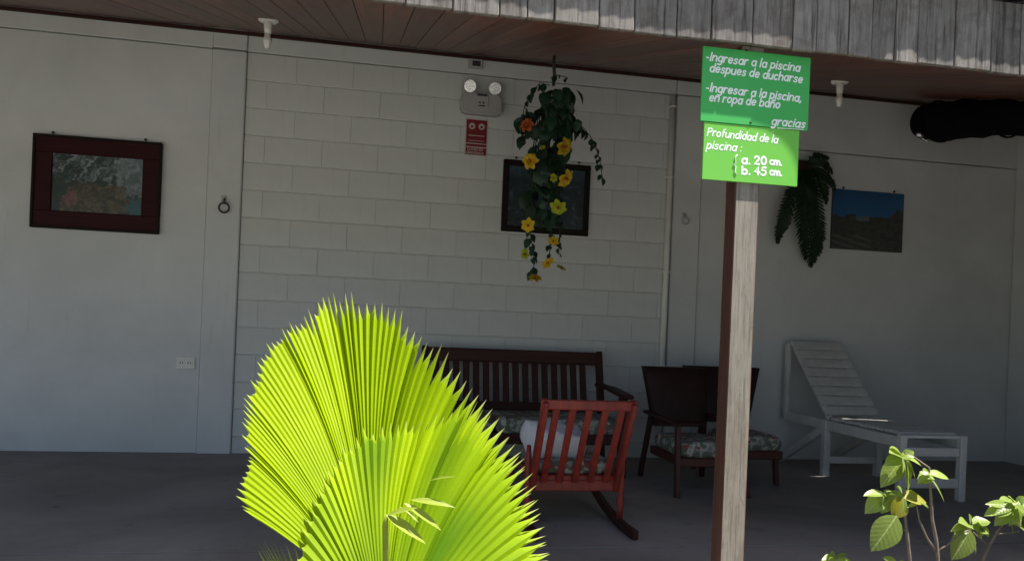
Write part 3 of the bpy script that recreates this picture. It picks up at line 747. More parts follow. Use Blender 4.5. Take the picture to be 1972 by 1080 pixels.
# ------------------------------------------------------------------ ceiling lamps
def lamp(x, y, label):
    z = zceil(y) - 0.001
    t = thing('ceiling_lamp', label, 'lamp', (x, y, z), 'bare bulb lamps on the porch ceiling')
    b = MB(); b.lathe((x, y, z + 0.015), [(0.054, 0), (0.054, -0.022), (0.046, -0.028), (0.026, -0.032)], seg=24); b.build('ceiling_plate', 'porcelain', t)
    b = MB(); b.lathe((x, y, z - 0.012), [(0.023, 0), (0.021, -0.045), (0.017, -0.066)], seg=18); b.build('socket', 'porcelain', t)
    b = MB(); b.lathe((x, y, z - 0.076), [(0.013, 0), (0.017, -0.006), (0.018, -0.022), (0.023, -0.026), (0.023, -0.046), (0.018, -0.06), (0.016, -0.075), (0.008, -0.083)], seg=18); b.build('bulb', 'porcelain', t)
lamp(-0.618, 4.36, 'white ceiling lamp with a bare bulb near the left column')
lamp(2.80, 4.34, 'white ceiling lamp with a bare bulb right of the green signs')

# ------------------------------------------------------------------ black rolled tarp under the ceiling, far right
A_ = Vector((4.10, 5.22, 2.672)); B_ = Vector((3.90, 3.45, 2.245))
t = thing('rolled_tarp', 'thick black rolled tarp slung under the ceiling at the far right', 'tarp', tuple(A_))
b = MB(); pts = []; rd = []
for i in range(25):
    k = i / 24; q = A_.lerp(B_, k); q.z += 0.01 * sin(pi * k); pts.append(q + Vector((0.006 * sin(i * 1.9), 0, 0.006 * sin(i * 1.3))))
    rd.append((0.130 + 0.025 * min(1, k * 7) - 0.085 * k) * (1 + 0.035 * sin(i * 2.3)))
b.tube(pts, rd, 22)
for v_ in b.bm.verts:
    k = noise.noise(Vector((v_.co.x * 9, v_.co.y * 3, v_.co.z * 9))); v_.co += Vector((0.008 * k, 0, 0.009 * noise.noise(Vector((v_.co.x * 14, v_.co.y * 4, v_.co.z * 14)))))
b.build('roll', 'black_tarp', t)
b = MB(); d_ = (A_ - B_).normalized(); sp = []
for i in range(40):
    a_ = i * 0.42; r_ = 0.012 + 0.0022 * i; sp.append(A_ + d_ * 0.012 + Vector((r_ * cos(a_), 0.12 * r_ * sin(a_), r_ * sin(a_))))
b.tube(sp, 0.006, 6); b.build('roll_end', 'black_tarp', t)
for k in (0.10, 0.5, 0.85):
    q = A_.lerp(B_, k); b = MB(); r_ = 0.160 - 0.085 * k
    b.tube([q + Vector((r_ * cos(a_), 0, r_ * sin(a_))) for a_ in [i * pi / 10 for i in range(21)]], 0.007, 6, cap=False); b.build('strap', 'black_tarp', t)
q = Vector((4.005, 5.16, 2.545)); b = MB(); b.lathe(q + Vector((-0.02, -0.03, 0)), [(0.012, 0), (0.030, 0.006), (0.030, 0.012), (0.012, 0.024)], axis=(-0.4, -1, 0.3), seg=16)
b.tube([q, q + Vector((0.04, -0.03, -0.045)), q + Vector((0.07, -0.03, -0.04))], 0.007, 8); b.build('buckle', 'chrome', t)

# ------------------------------------------------------------------ bench
bx0, bx1 = 0.40, 1.675
t = thing('wooden_bench', 'long dark wooden bench with a slatted back and floral cushions against the wall', 'bench', ((bx0 + bx1) / 2, 5.3, 0))
def by(z): return 5.43 + (z - 0.36) * 0.30          # back leans to the wall
W_ = 'dark_wood'
b = MB(); b.bar((bx0, by(0.765), 0.765), (bx1, by(0.765), 0.765), 0.035, 0.095, bev=0.008); b.build('top_rail', W_, t)
b = MB(); b.bar((bx0, by(0.41), 0.41), (bx1, by(0.41), 0.41), 0.03, 0.06, bev=0.005); b.build('lower_rail', W_, t)
slat = MB(); slat.bar((0, by(0.43), 0.43), (0, by(0.72), 0.72), 0.046, 0.016, bev=0.003, upref=(0, 1, 0))
me = bpy.data.meshes.new('slat'); slat.bm.to_mesh(me); slat.bm.free(); me.materials.append(M[W_])
x = bx0 + 0.07
while x < bx1 - 0.05:
    s_ = bpy.data.objects.new('slat', me); COL.objects.link(s_); s_.parent = t; s_.location = Vector((x, 0, 0)) - base_of(t); x += 0.0725
for xx in (bx0 - 0.012, bx1 + 0.012):
    b = MB(); b.bar((xx, by(0.0) + 0.06, 0), (xx, by(0.36), 0.36), 0.045, 0.05).bar((xx, by(0.33), 0.33), (xx, by(0.815), 0.815), 0.045, 0.06); b.build('back_post', W_, t)
    b = MB(); b.bar((xx, 4.93, 0), (xx, 4.95, 0.535), 0.05, 0.055); b.build('leg', W_, t)
    b = MB(); b.bar((xx, by(0.58) + 0.02, 0.575), (xx, 5.2, 0.572), 0.075, 0.026, bev=0.008).bar((xx, 5.21, 0.572), (xx, 4.84, 0.548), 0.085, 0.028, bev=0.01); b.build('armrest', W_, t)
b = MB(); b.box(((bx0 + bx1) / 2, 4.97, 0.25), (bx1 - bx0, 0.035, 0.075), bev=0.006).box(((bx0 + bx1) / 2, 5.20, 0.272), (bx1 - bx0, 0.46, 0.02), bev=0.004); b.build('seat_frame', W_, t)
def cushion(name, c, size, mat, parent, puff=0.35, rot=None, amp=0.004):
    bm = bmesh.new(); bmesh.ops.create_cube(bm, size=1.0)
    bmesh.ops.subdivide_edges(bm, edges=bm.edges[:], cuts=5, use_grid_fill=True)
    rt = Euler(rot).to_matrix() if rot else Matrix.Identity(3)
    for v in bm.verts:
        x_, y_, z_ = v.co * 2
        k = 1 - puff * 0.5 * (abs(x_) ** 4 * 0.5 + abs(y_) ** 4 * 0.5)
        e = 0.06
        q = Vector((x_ * (1 - e * (abs(z_) ** 2) - e * 0.6 * abs(y_) ** 6), y_ * (1 - e * (abs(z_) ** 2) - e * 0.6 * abs(x_) ** 6), z_ * k))
        q = Vector((q.x * size[0] / 2, q.y * size[1] / 2, q.z * size[2] / 2))
        q += Vector((0, 0, 1)) * amp * (noise.noise(Vector((q.x, q.y, 0)) * 16 + Vector(c)))
        v.co = rt @ q + Vector(c)
    for f_ in bm.faces: f_.smooth = True
    m_ = MB(); m_.bm.free(); m_.bm = bm
    return m_.build(name, mat, parent)
for k in range(3):
    wc = (bx1 - bx0) / 3; cushion('seat_cushion', (bx0 + wc * (k + 0.5), 5.185, 0.332), (wc - 0.006, 0.50, 0.105), 'floral', t)

# ------------------------------------------------------------------ rocking chair, seen from behind
rx0, rx1 = 0.815, 1.235
t = thing('rocking_chair', 'red wooden rocking chair seen from behind with a white sheet on its seat', 'chair', ((rx0 + rx1) / 2, 3.8, 0))
W_ = 'red_wood'
def ry(z): return 3.70 - (z - 0.22) * 0.52           # back reclines towards the garden
b = MB(); b.bar((rx0 - 0.025, ry(0.635), 0.632), (rx1 + 0.025, ry(0.635), 0.632), 0.022, 0.048, bev=0.005, roll=0); b.build('top_rail', W_, t)
b = MB(); b.bar((rx0 - 0.02, ry(0.205), 0.210), (rx1 + 0.02, ry(0.205), 0.210), 0.03, 0.055, bev=0.005); b.build('lower_rail', W_, t)
for k in range(5):
    x = rx0 + 0.05 + k * 0.080; b = MB(); b.bar((x, ry(0.225), 0.225), (x + 0.004, ry(0.615), 0.615), 0.034, 0.013, bev=0.003, upref=(0, 1, 0)); b.build('slat', W_, t)
for xx in (rx0 - 0.005, rx1 + 0.005):
    b = MB(); b.bar((xx, ry(0.19), 0.19), (xx, ry(0.65), 0.65), 0.028, 0.060, bev=0.006, upref=(0, 1, 0)); b.build('back_stile', W_, t)
    b = MB(); lx = xx + (0.028 if xx > 1 else -0.022)
    b.lathe((lx, 3.70, 0.036), [(0.015, 0), (0.017, 0.05), (0.021, 0.10), (0.015, 0.13), (0.018, 0.16), (0.018, 0.20), (0.014, 0.22), (0.020, 0.26), (0.014, 0.32), (0.011, 0.372)], seg=14); b.build('leg', W_, t)
    b = MB(); b.lathe((lx, 4.16, 0.098), [(0.015, 0), (0.021, 0.10), (0.015, 0.12), (0.014, 0.15)], seg=14); b.build('leg', W_, t)
    # rocker: a curved runner
    prof = []
    for i in range(17):
        yy_ = 3.46 + i * (0.92 / 16); prof.append((yy_, 0.022 + 0.14 * ((yy_ - 3.60) / 0.78) ** 2))
    b = MB(); vs = []
    for (yy_, zz_) in prof:
        vs.append([b.bm.verts.new((lx + sx_ * 0.014, yy_, zz_ + sz_ * 0.021)) for sx_, sz_ in ((-1, -1), (1, -1), (1, 1), (-1, 1))])
    for i in range(16):
        for k in range(4): b.bm.faces.new((vs[i][k], vs[i][(k + 1) % 4], vs[i + 1][(k + 1) % 4], vs[i + 1][k]))
    b.bm.faces.new(list(reversed(vs[0]))); b.bm.faces.new(vs[-1]); b.build('rocker', 'dark_wood', t)
b = MB(); b.box(((rx0 + rx1) / 2, 3.95, 0.245), (rx1 - rx0 + 0.02, 0.50, 0.035), bev=0.006); b.build('seat', W_, t)
cushion('seat_cushion', ((rx0 + rx1) / 2, 3.94, 0.295), (rx1 - rx0 - 0.01, 0.46, 0.07), 'floral', t)
sh = cushion('white_sheet', (0.0, 0, 0), (0.30, 0.22, 0.15), 'sheet_white', None, puff=0.6, rot=(0.25, 0.12, 0.2), amp=0.05)
sh.location = (0.955, 3.90, 0.405); tag(sh, 'crumpled white sheet lying on the seat of the red rocking chair', 'sheet'); sh.name = 'folded_sheet'

# ------------------------------------------------------------------ two dark armchairs beside the post
def armchair(cx_, yb, label, w_=0.46, arms=True, flare=0.20):
    t = thing('armchair', label, 'chair', (cx_, yb - 0.25, 0), 'dark armchairs behind the post')
    W_ = 'dark_wood'; zt = 0.75
    h = w_ / 2
    # padded back, wider at the top than at the seat
    b = MB()
    def bp(x, z, d): return Vector((x, yb - 0.02 + (z - 0.4) * 0.32 + d, z))
    prof = [(-h * 0.80, 0.36), (-h, zt), (h, zt - 0.008), (h * 0.86, 0.36)]
    fr = []; bk = []
    nx, nz_ = 10, 8; gf = []; gb = []
    for j in range(nz_ + 1):
        rf = []; rb = []
        for i in range(nx + 1):
            u, v_ = i / nx, j / nz_; z = 0.36 + (zt - 0.36) * v_; hw = h * (0.80 + flare * v_); x = cx_ + hw * (2 * u - 1)
            pf = 0.030 * (1 - (2 * u - 1) ** 4) * (1 - (2 * v_ - 1) ** 4)
            rf.append(b.bm.verts.new(bp(x, z, -0.02 - pf))); rb.append(b.bm.verts.new(bp(x, z, 0.035)))
        gf.append(rf); gb.append(rb)
    for j in range(nz_):
        for i in range(nx):
            f_ = b.bm.faces.new((gf[j][i], gf[j][i + 1], gf[j + 1][i + 1], gf[j + 1][i])); f_.smooth = True
            b.bm.faces.new((gb[j][i], gb[j + 1][i], gb[j + 1][i + 1], gb[j][i + 1]))
    for i in range(nx):
        b.bm.faces.new((gf[0][i], gb[0][i], gb[0][i + 1], gf[0][i + 1])); b.bm.faces.new((gf[nz_][i], gf[nz_][i + 1], gb[nz_][i + 1], gb[nz_][i]))
    for j in range(nz_):
        b.bm.faces.new((gf[j][0], gf[j + 1][0], gb[j + 1][0], gb[j][0])); b.bm.faces.new((gf[j][nx], gb[j][nx], gb[j + 1][nx], gf[j + 1][nx]))
    b.build('backrest', 'dark_leather', t)
    b = MB(); b.box((cx_, yb - 0.27, 0.20), (w_ - 0.06, 0.50, 0.055), bev=0.006); b.build('seat_frame', 'red_frame', t)
    b = MB(); b.bar((cx_ - h * 0.78, yb - 0.05, 0.375), (cx_ + h * 0.78, yb - 0.05, 0.375), 0.03, 0.03); b.build('back_rail', W_, t)
    cushion('seat_cushion', (cx_, yb - 0.29, 0.275), (w_ - 0.075, 0.47, 0.10), 'floral', t)
    for s_ in (-1, 1):
        b = MB(); b.bar((cx_ + s_ * (h + (0.0 if arms else -0.06)), yb - 0.58 + (0 if arms else 0.08), 0), (cx_ + s_ * (h - (0.035 if arms else 0.06)), yb - 0.47, 0.42 if arms else 0.20), 0.030, 0.038); b.build('leg', 'red_frame', t)
        b = MB(); b.bar((cx_ + s_ * (h - 0.005), yb + 0.08, 0), (cx_ + s_ * (h - 0.04), yb + 0.0, 0.44), 0.030, 0.038); b.build('leg', W_, t)
        if not arms: continue
        b = MB(); b.bar((cx_ + s_ * (h - 0.02), yb + 0.06, 0.445), (cx_ + s_ * (h - 0.02), yb - 0.50, 0.425), 0.05, 0.022, bev=0.008); b.build('armrest', W_, t)
M['red_frame'] = simple('reddish brown chair frame', (0.085, 0.020, 0.014), (0.045, 0.013, 0.010), 0.45, 5, (9, 9, 1.2), 0.1)
armchair(2.075, 4.93, 'dark brown armchair with floral cushion, left of the post beside the bench')
armchair(2.56, 5.22, 'dark brown armchair half hidden behind the sign post', 0.40, False, 0.68)

# ------------------------------------------------------------------ white slatted lounger
lx0, lx1 = 3.275, 3.69
t = thing('slatted_lounger', 'white painted wooden lounger with raised slatted back against the right wall', 'lounger', ((lx0 + lx1) / 2, 4.9, 0))
W_ = 'white_wood'
ba, bb_ = Vector((0, 5.58, 0.955)), Vector((0, 5.06, 0.43))       # back: top and foot
ns = 8
sm = None
for k in range(ns):
    q = bb_.lerp(ba, (k + 0.55) / ns)
    if sm is None:
        s_ = MB(); s_.box((0, 0, 0), (lx1 - lx0 + 0.02, 0.075, 0.018), bev=0.003); sm = bpy.data.meshes.new('slat'); s_.bm.to_mesh(sm); s_.bm.free(); sm.materials.append(M[W_])
    place(sm, 'slat', ((lx0 + lx1) / 2 + random.uniform(-0.004, 0.004), q.y, q.z), t, rot=(atan2(ba.z - bb_.z, ba.y - bb_.y) + random.uniform(-.02, .02), 0, 0))
for xx in (lx0 + 0.03, lx1 - 0.03):
    b = MB(); b.bar((xx, bb_.y + 0.012, bb_.z - 0.022), (xx, ba.y + 0.016, ba.z - 0.022), 0.03, 0.045); b.build('back_stile', W_, t)
for xx in (lx0 - 0.005, lx1 + 0.005):
    b = MB(); b.bar((xx, 5.62, 0.36), (xx, 5.615, 0.94), 0.03, 0.045); b.build('back_support', W_, t)
    b = MB(); b.bar((xx, 5.66, 0.02), (xx, 5.10, 0.33), 0.03, 0.06); b.build('diagonal_brace', W_, t)
    b = MB(); b.bar((xx, 5.06, 0), (xx, 5.06, 0.40), 0.05, 0.05); b.build('leg', W_, t)
    b = MB(); b.bar((xx, 4.255, 0), (xx, 4.255, 0.415), 0.045, 0.045); b.build('leg', W_, t)
    b = MB(); b.bar((xx, 5.62, 0.365), (xx, 4.285, 0.365), 0.028, 0.07); b.build('side_rail', W_, t)
for k in range(9):
    q = 4.99 - k * 0.083
    place(sm, 'slat', ((lx0 + lx1) / 2, q, 0.418 + random.uniform(-0.002, 0.002)), t, rot=(random.uniform(-.015, .015), 0, 0), scale=(0.93, 0.9, 1))
for (z, hh) in ((0.405, 0.02), (0.31, 0.055), (0.115, 0.06)):
    b = MB(); b.bar((lx0 + 0.022, 4.25, z), (lx1 - 0.022, 4.25, z), 0.022, hh, bev=0.003); b.build('end_rail', W_, t)
b = MB(); b.bar((lx0 + 0.022, 5.06, 0.115), (lx1 - 0.022, 5.06, 0.115), 0.022, 0.05, bev=0.003); b.build('cross_rail', W_, t)

# ------------------------------------------------------------------ leaf meshes
def leaf_mesh(name, L, Wd, droop, fold, mat, nseg=7, shape=1.0, wav=0.0):
    """leaf along +Y from the origin, face up (+Z)"""
    bm = bmesh.new(); rows = []
    for i in range(nseg + 1):
        s = i / nseg; wdt = Wd / 2 * (sin(pi * (s ** 0.82)) ** shape) * (1.0 if s < 0.99 else 0)
        y = L * (s - droop * 0.28 * s * s); z = -droop * L * s * s * 0.6
        mid = bm.verts.new((0, y, z))
        a = bm.verts.new((-wdt, y, z + wdt * fold + wav * Wd * sin(i * 2.1))); c = bm.verts.new((wdt, y, z + wdt * fold - wav * Wd * sin(i * 1.7)))
        h1 = bm.verts.new((-wdt * .55, y, z + wdt * fold * .62)); h2 = bm.verts.new((wdt * .55, y, z + wdt * fold * .62))
        rows.append((a, h1, mid, h2, c))
    for i in range(nseg):
        for k in range(4):
            f_ = bm.faces.new((rows[i][k], rows[i][k + 1], rows[i + 1][k + 1], rows[i + 1][k])); f_.smooth = True
    bmesh.ops.remove_doubles(bm, verts=bm.verts[:], dist=1e-5)
    me = bpy.data.meshes.new(name); bm.to_mesh(me); bm.free(); me.materials.append(M[mat]); return me
def orient(d, nrm_):
    """euler that takes +Y to d and +Z towards nrm_"""
    d = Vector(d).normalized(); x = d.cross(Vector(nrm_)).normalized(); z = x.cross(d)
    return Matrix((x, d, z)).transposed().to_euler()

# ------------------------------------------------------------------ hanging basket of artificial flowers
hb = at(1070, 118, 4.84)
t = thing('hanging_flower_basket', 'hanging basket of dark ivy and yellow artificial flowers below the ceiling', 'hanging plant', (1.095, 4.86, 2.70))
b = MB(); b.tube([(1.095, 4.86, zceil(4.86) + 0.006), (1.092, 4.86, 2.70), (1.100, 4.86, 2.62), (1.096, 4.86, 2.55)], 0.011, 8); b.build('cord', 'dark_plastic', t)
b = MB(); b.lathe((1.10, 4.86, 2.34), [(0.02, 0), (0.05, 0.04), (0.07, 0.10), (0.075, 0.12), (0.065, 0.12)], seg=20); b.build('basket', 'ivy', t)
iv = [leaf_mesh('leaf', 0.100, 0.080, 0.5, 0.15, 'ivy', 5), leaf_mesh('leaf', 0.080, 0.066, 0.8, 0.1, 'ivy', 5), leaf_mesh('leaf', 0.12, 0.084, 0.7, 0.2, 'ivy', 5)]
fo = MB()
for a in [k * 2 * pi / 9 for k in range(9)]:
    fo.tube([(1.10, 4.86, 2.46), (1.10 + 0.09 * cos(a), 4.86 + 0.09 * sin(a), 2.40), (1.09 + 0.11 * cos(a), 4.86 + 0.11 * sin(a), 2.15), (1.06 + 0.09 * cos(a), 4.86 + 0.09 * sin(a), 1.75)], 0.004, 5)
fol = fo.build('foliage', 'ivy', t)
rnd = random.Random(21)
def ivy_leaf(P, out, par, s=1.0):
    d = Vector(out) * 0.5 + Vector((rnd.uniform(-.5, .5), rnd.uniform(-.5, .2), -0.9))
    place(rnd.choice(iv), 'leaf', P, par, rot=orient(d, Vector(out) + Vector((rnd.uniform(-.6, .6), -0.7, rnd.uniform(0, .6)))), scale=s * rnd.uniform(0.7, 1.25))
def cloud(cx_, cz_, rx_, rz_, n_, ry_=0.12):
    for _ in range(n_):
        a = rnd.uniform(0, 2 * pi); e = rnd.uniform(-1, 1); r_ = rnd.uniform(0.55, 1.0)
        o_ = Vector((cos(a) * sqrt(1 - e * e), sin(a) * sqrt(1 - e * e), e))
        ivy_leaf(Vector((cx_ + o_.x * rx_ * r_, 4.85 + o_.y * ry_ * r_, cz_ + o_.z * rz_ * r_)), o_, fol)
def wpx(x, y): return at(x, y, 4.85)
for (x, y, rx_, ry_, n_) in ((1080, 190, 32, 34, 54), (1064, 235, 40, 32, 46), (1060, 275, 38, 34, 36), (1055, 325, 36, 36, 34), (1044, 380, 36, 46, 46), (1010, 235, 12, 34, 10), (1100, 245, 18, 18, 10)):
    q = wpx(x, y); cloud(q.x, q.z, rx_ * 0.0034, ry_ * 0.0034, n_)
def strand(pts, step=0.04, s=0.55):
    P = [wpx(*p) for p in pts]
    m_ = MB(); m_.tube(P, 0.0028, 5); so_ = m_.build('strand', 'ivy', t)
    for a_, c_ in zip(P[:-1], P[1:]):
        k = max(1, int((c_ - a_).length / step))
        for i in range(k):
            for sd in (-1, 1):
                ivy_leaf(a_.lerp(c_, (i + rnd.random()) / k), Vector((sd, -0.2, 0.1)), so_, s)
strand([(1105, 235), (1122, 245), (1136, 262), (1148, 285), (1156, 315), (1161, 350)])
strand([(1060, 165), (1040, 160), (1022, 180), (1010, 205), (1004, 240), (1008, 275)])
strand([(1022, 420), (1021, 450), (1026, 480), (1028, 505), (1027, 530)], 0.035, 0.6)
strand([(1058, 430), (1061, 455), (1058, 490)], 0.04, 0.5)
strand([(1078, 380), (1080, 425), (1077, 460), (1076, 490)], 0.04, 0.55)
strand([(1060, 150), (1075, 145), (1092, 150)], 0.06, 0.45)
def flower_mesh(mat):
    m_ = bmesh.new()
    for k in range(6):
        a = k * pi / 3 + 0.1 * (k % 2)
        lm = leaf_mesh('pt', 0.062, 0.050, 0.45, 0.35, mat, 6, 0.8, 0.08)
        tb = bmesh.new(); tb.from_mesh(lm); bpy.data.meshes.remove(lm)
        tb.transform(Matrix.Rotation(a, 4, 'Z') @ Matrix.Rotation(0.35, 4, 'X')); q = bpy.data.meshes.new('q'); tb.to_mesh(q); tb.free(); m_.from_mesh(q); bpy.data.meshes.remove(q)
    me = bpy.data.meshes.new('flower'); m_.to_mesh(me); m_.free(); me.materials.append(M[mat]); return me
fy, fo_, fl_ = flower_mesh('petal_yellow'), flower_mesh('petal_orange'), flower_mesh('petal_lime')
ctr = MB(); ctr.lathe((0, 0, 0), [(0.007, 0), (0.008, 0.012), (0.006, 0.022), (0.002, 0.026)], seg=10)
cme = bpy.data.meshes.new('flower_centre'); ctr.bm.to_mesh(cme); ctr.bm.free(); cme.materials.append(M['petal_orange'])
for (x, y, me, s_, dr) in ((1022, 312, fy, 1.15, (-.2, -1, .15)), (1085, 283, fy, 1.15, (.3, -1, .2)), (1088, 343, fy, 1.05, (.3, -1, -.5)), (1075, 398, fl_, 0.95, (.1, -1, -.9)),
                        (1017, 433, fy, 0.85, (-.3, -.9, -.5)), (1066, 463, fy, 0.65, (0, -.7, -1)), (1056, 507, fy, 0.75, (-.2, -.6, 1)), (1080, 516, fl_, 0.65, (.4, -.5, 1)),
                        (1030, 538, fo_, 0.01, (0, -.5, -1)), (1030, 538, fy, 0.85, (0, -.35, 1)), (1013, 489, fl_, 0.7, (-.8, -.6, .1)), (1017, 243, fo_, 1.0, (-.4, -1, .1)), (1066, 343, fl_, 0.5, (0, -1, 0)), (1045, 285, fl_, 0.35, (0, -1, 0.2))):
    if s_ < 0.1: continue
    P = at(x, y, 4.85 - 0.15)
    d = Vector(dr).normalized(); d = (d + Vector((rnd.uniform(-.45, .45), 0, rnd.uniform(-.5, .5)))).normalized(); ob = place(me, 'flower', P, t, rot=(d.to_track_quat('Z', 'X') @ Euler((0, 0, rnd.uniform(0, 6))).to_quaternion()).to_euler(), scale=(s_ * rnd.uniform(.8, 1.2), s_ * rnd.uniform(.8, 1.2), s_ * rnd.uniform(.8, 1.9)))
    c = bpy.data.objects.new('flower_centre', cme); COL.objects.link(c); c.parent = ob

# ------------------------------------------------------------------ fern on the right wall
t = thing('wall_fern', 'dark drooping fern hanging on the wall behind the sign post', 'fern', (3.36, WALL_Y, 2.36))
b = MB(); b.prism([(3.30, 2.26), (3.43, 2.26), (3.46, 2.40), (3.27, 2.40)], WALL_Y - 0.11, WALL_Y - 0.002); b.build('wall_pot', 'dark_wood', t)
def frond(pts, wmax, parent):
    b = MB(); b.tube(pts, 0.004, 5, cap=False); n_ = len(pts); rr_ = random.Random(int(pts[-1][0] * 1e4))
    tot = 30
    for i in range(tot):
        s = (i + 0.5) / tot; k = s * (n_ - 1); j = min(int(k), n_ - 2); P = Vector(pts[j]).lerp(Vector(pts[j + 1]), k - j)
        d = (Vector(pts[j + 1]) - Vector(pts[j])).normalized(); sd = d.cross(Vector((0, -1, 0.15))).normalized()
        wd = wmax * sin(pi * min(1, 0.12 + s * 0.86)) ** 0.6
        for sg in (-1, 1):
            tip = P + (sd * sg * 0.85 + d * 0.55).normalized() * wd * rr_.uniform(.85, 1.1) + Vector((0, rr_.uniform(-.015, .01), 0)); hw = d * 0.011
            vs = [b.bm.verts.new(q) for q in (P - hw, P + hw, P.lerp(tip, .6) + hw * 1.1, tip, P.lerp(tip, .6) - hw * 0.9)]
            b.bm.faces.new(vs)
    b.build('frond', 'fern', parent)
def fpath(pp, y0=5.64, bulge=0.10):
    n_ = len(pp); out = []
    for i, (x, y) in enumerate(pp):
        s = i / (n_ - 1); out.append(tuple(at(x, y, y0 - bulge * sin(pi * min(1, .15 + .8 * s)))))
    # smooth resample
    res = []
    for i in range(n_ - 1):
        for k in range(3):
            tt = k / 3; p0 = Vector(out[max(i - 1, 0)]); p1 = Vector(out[i]); p2 = Vector(out[i + 1]); p3 = Vector(out[min(i + 2, n_ - 1)])
            res.append(0.5 * ((2 * p1) + (p2 - p0) * tt + (2 * p0 - 5 * p1 + 4 * p2 - p3) * tt * tt + (3 * p1 - p0 - 3 * p2 + p3) * tt ** 3))
    res.append(Vector(out[-1])); return res
for pp, wd in (([(1542, 338), (1525, 365), (1512, 405), (1503, 440), (1497, 468)], 0.055), ([(1545, 335), (1532, 360), (1520, 400), (1512, 430), (1508, 448)], 0.05),
               ([(1553, 330), (1550, 370), (1552, 420), (1556, 470), (1562, 514)], 0.075), ([(1558, 330), (1562, 370), (1566, 420), (1568, 470), (1566, 505)], 0.075),
               ([(1563, 328), (1572, 370), (1577, 420), (1578, 460), (1575, 492)], 0.065), ([(1548, 332), (1541, 372), (1542, 420), (1547, 465), (1552, 500)], 0.06),
               ([(1566, 325), (1580, 345), (1588, 368), (1592, 392)], 0.045), ([(1566, 322), (1586, 335), (1600, 350), (1609, 366)], 0.04),
               ([(1562, 320), (1578, 313), (1592, 320), (1603, 334)], 0.04), ([(1556, 322), (1564, 308), (1578, 302), (1596, 305)], 0.04), ([(1556, 330), (1556, 360), (1560, 400), (1563, 440)], 0.075), ([(1552, 328), (1545, 350), (1546, 385), (1550, 430)], 0.07)):
    frond(fpath(pp), wd * 1.3, t)

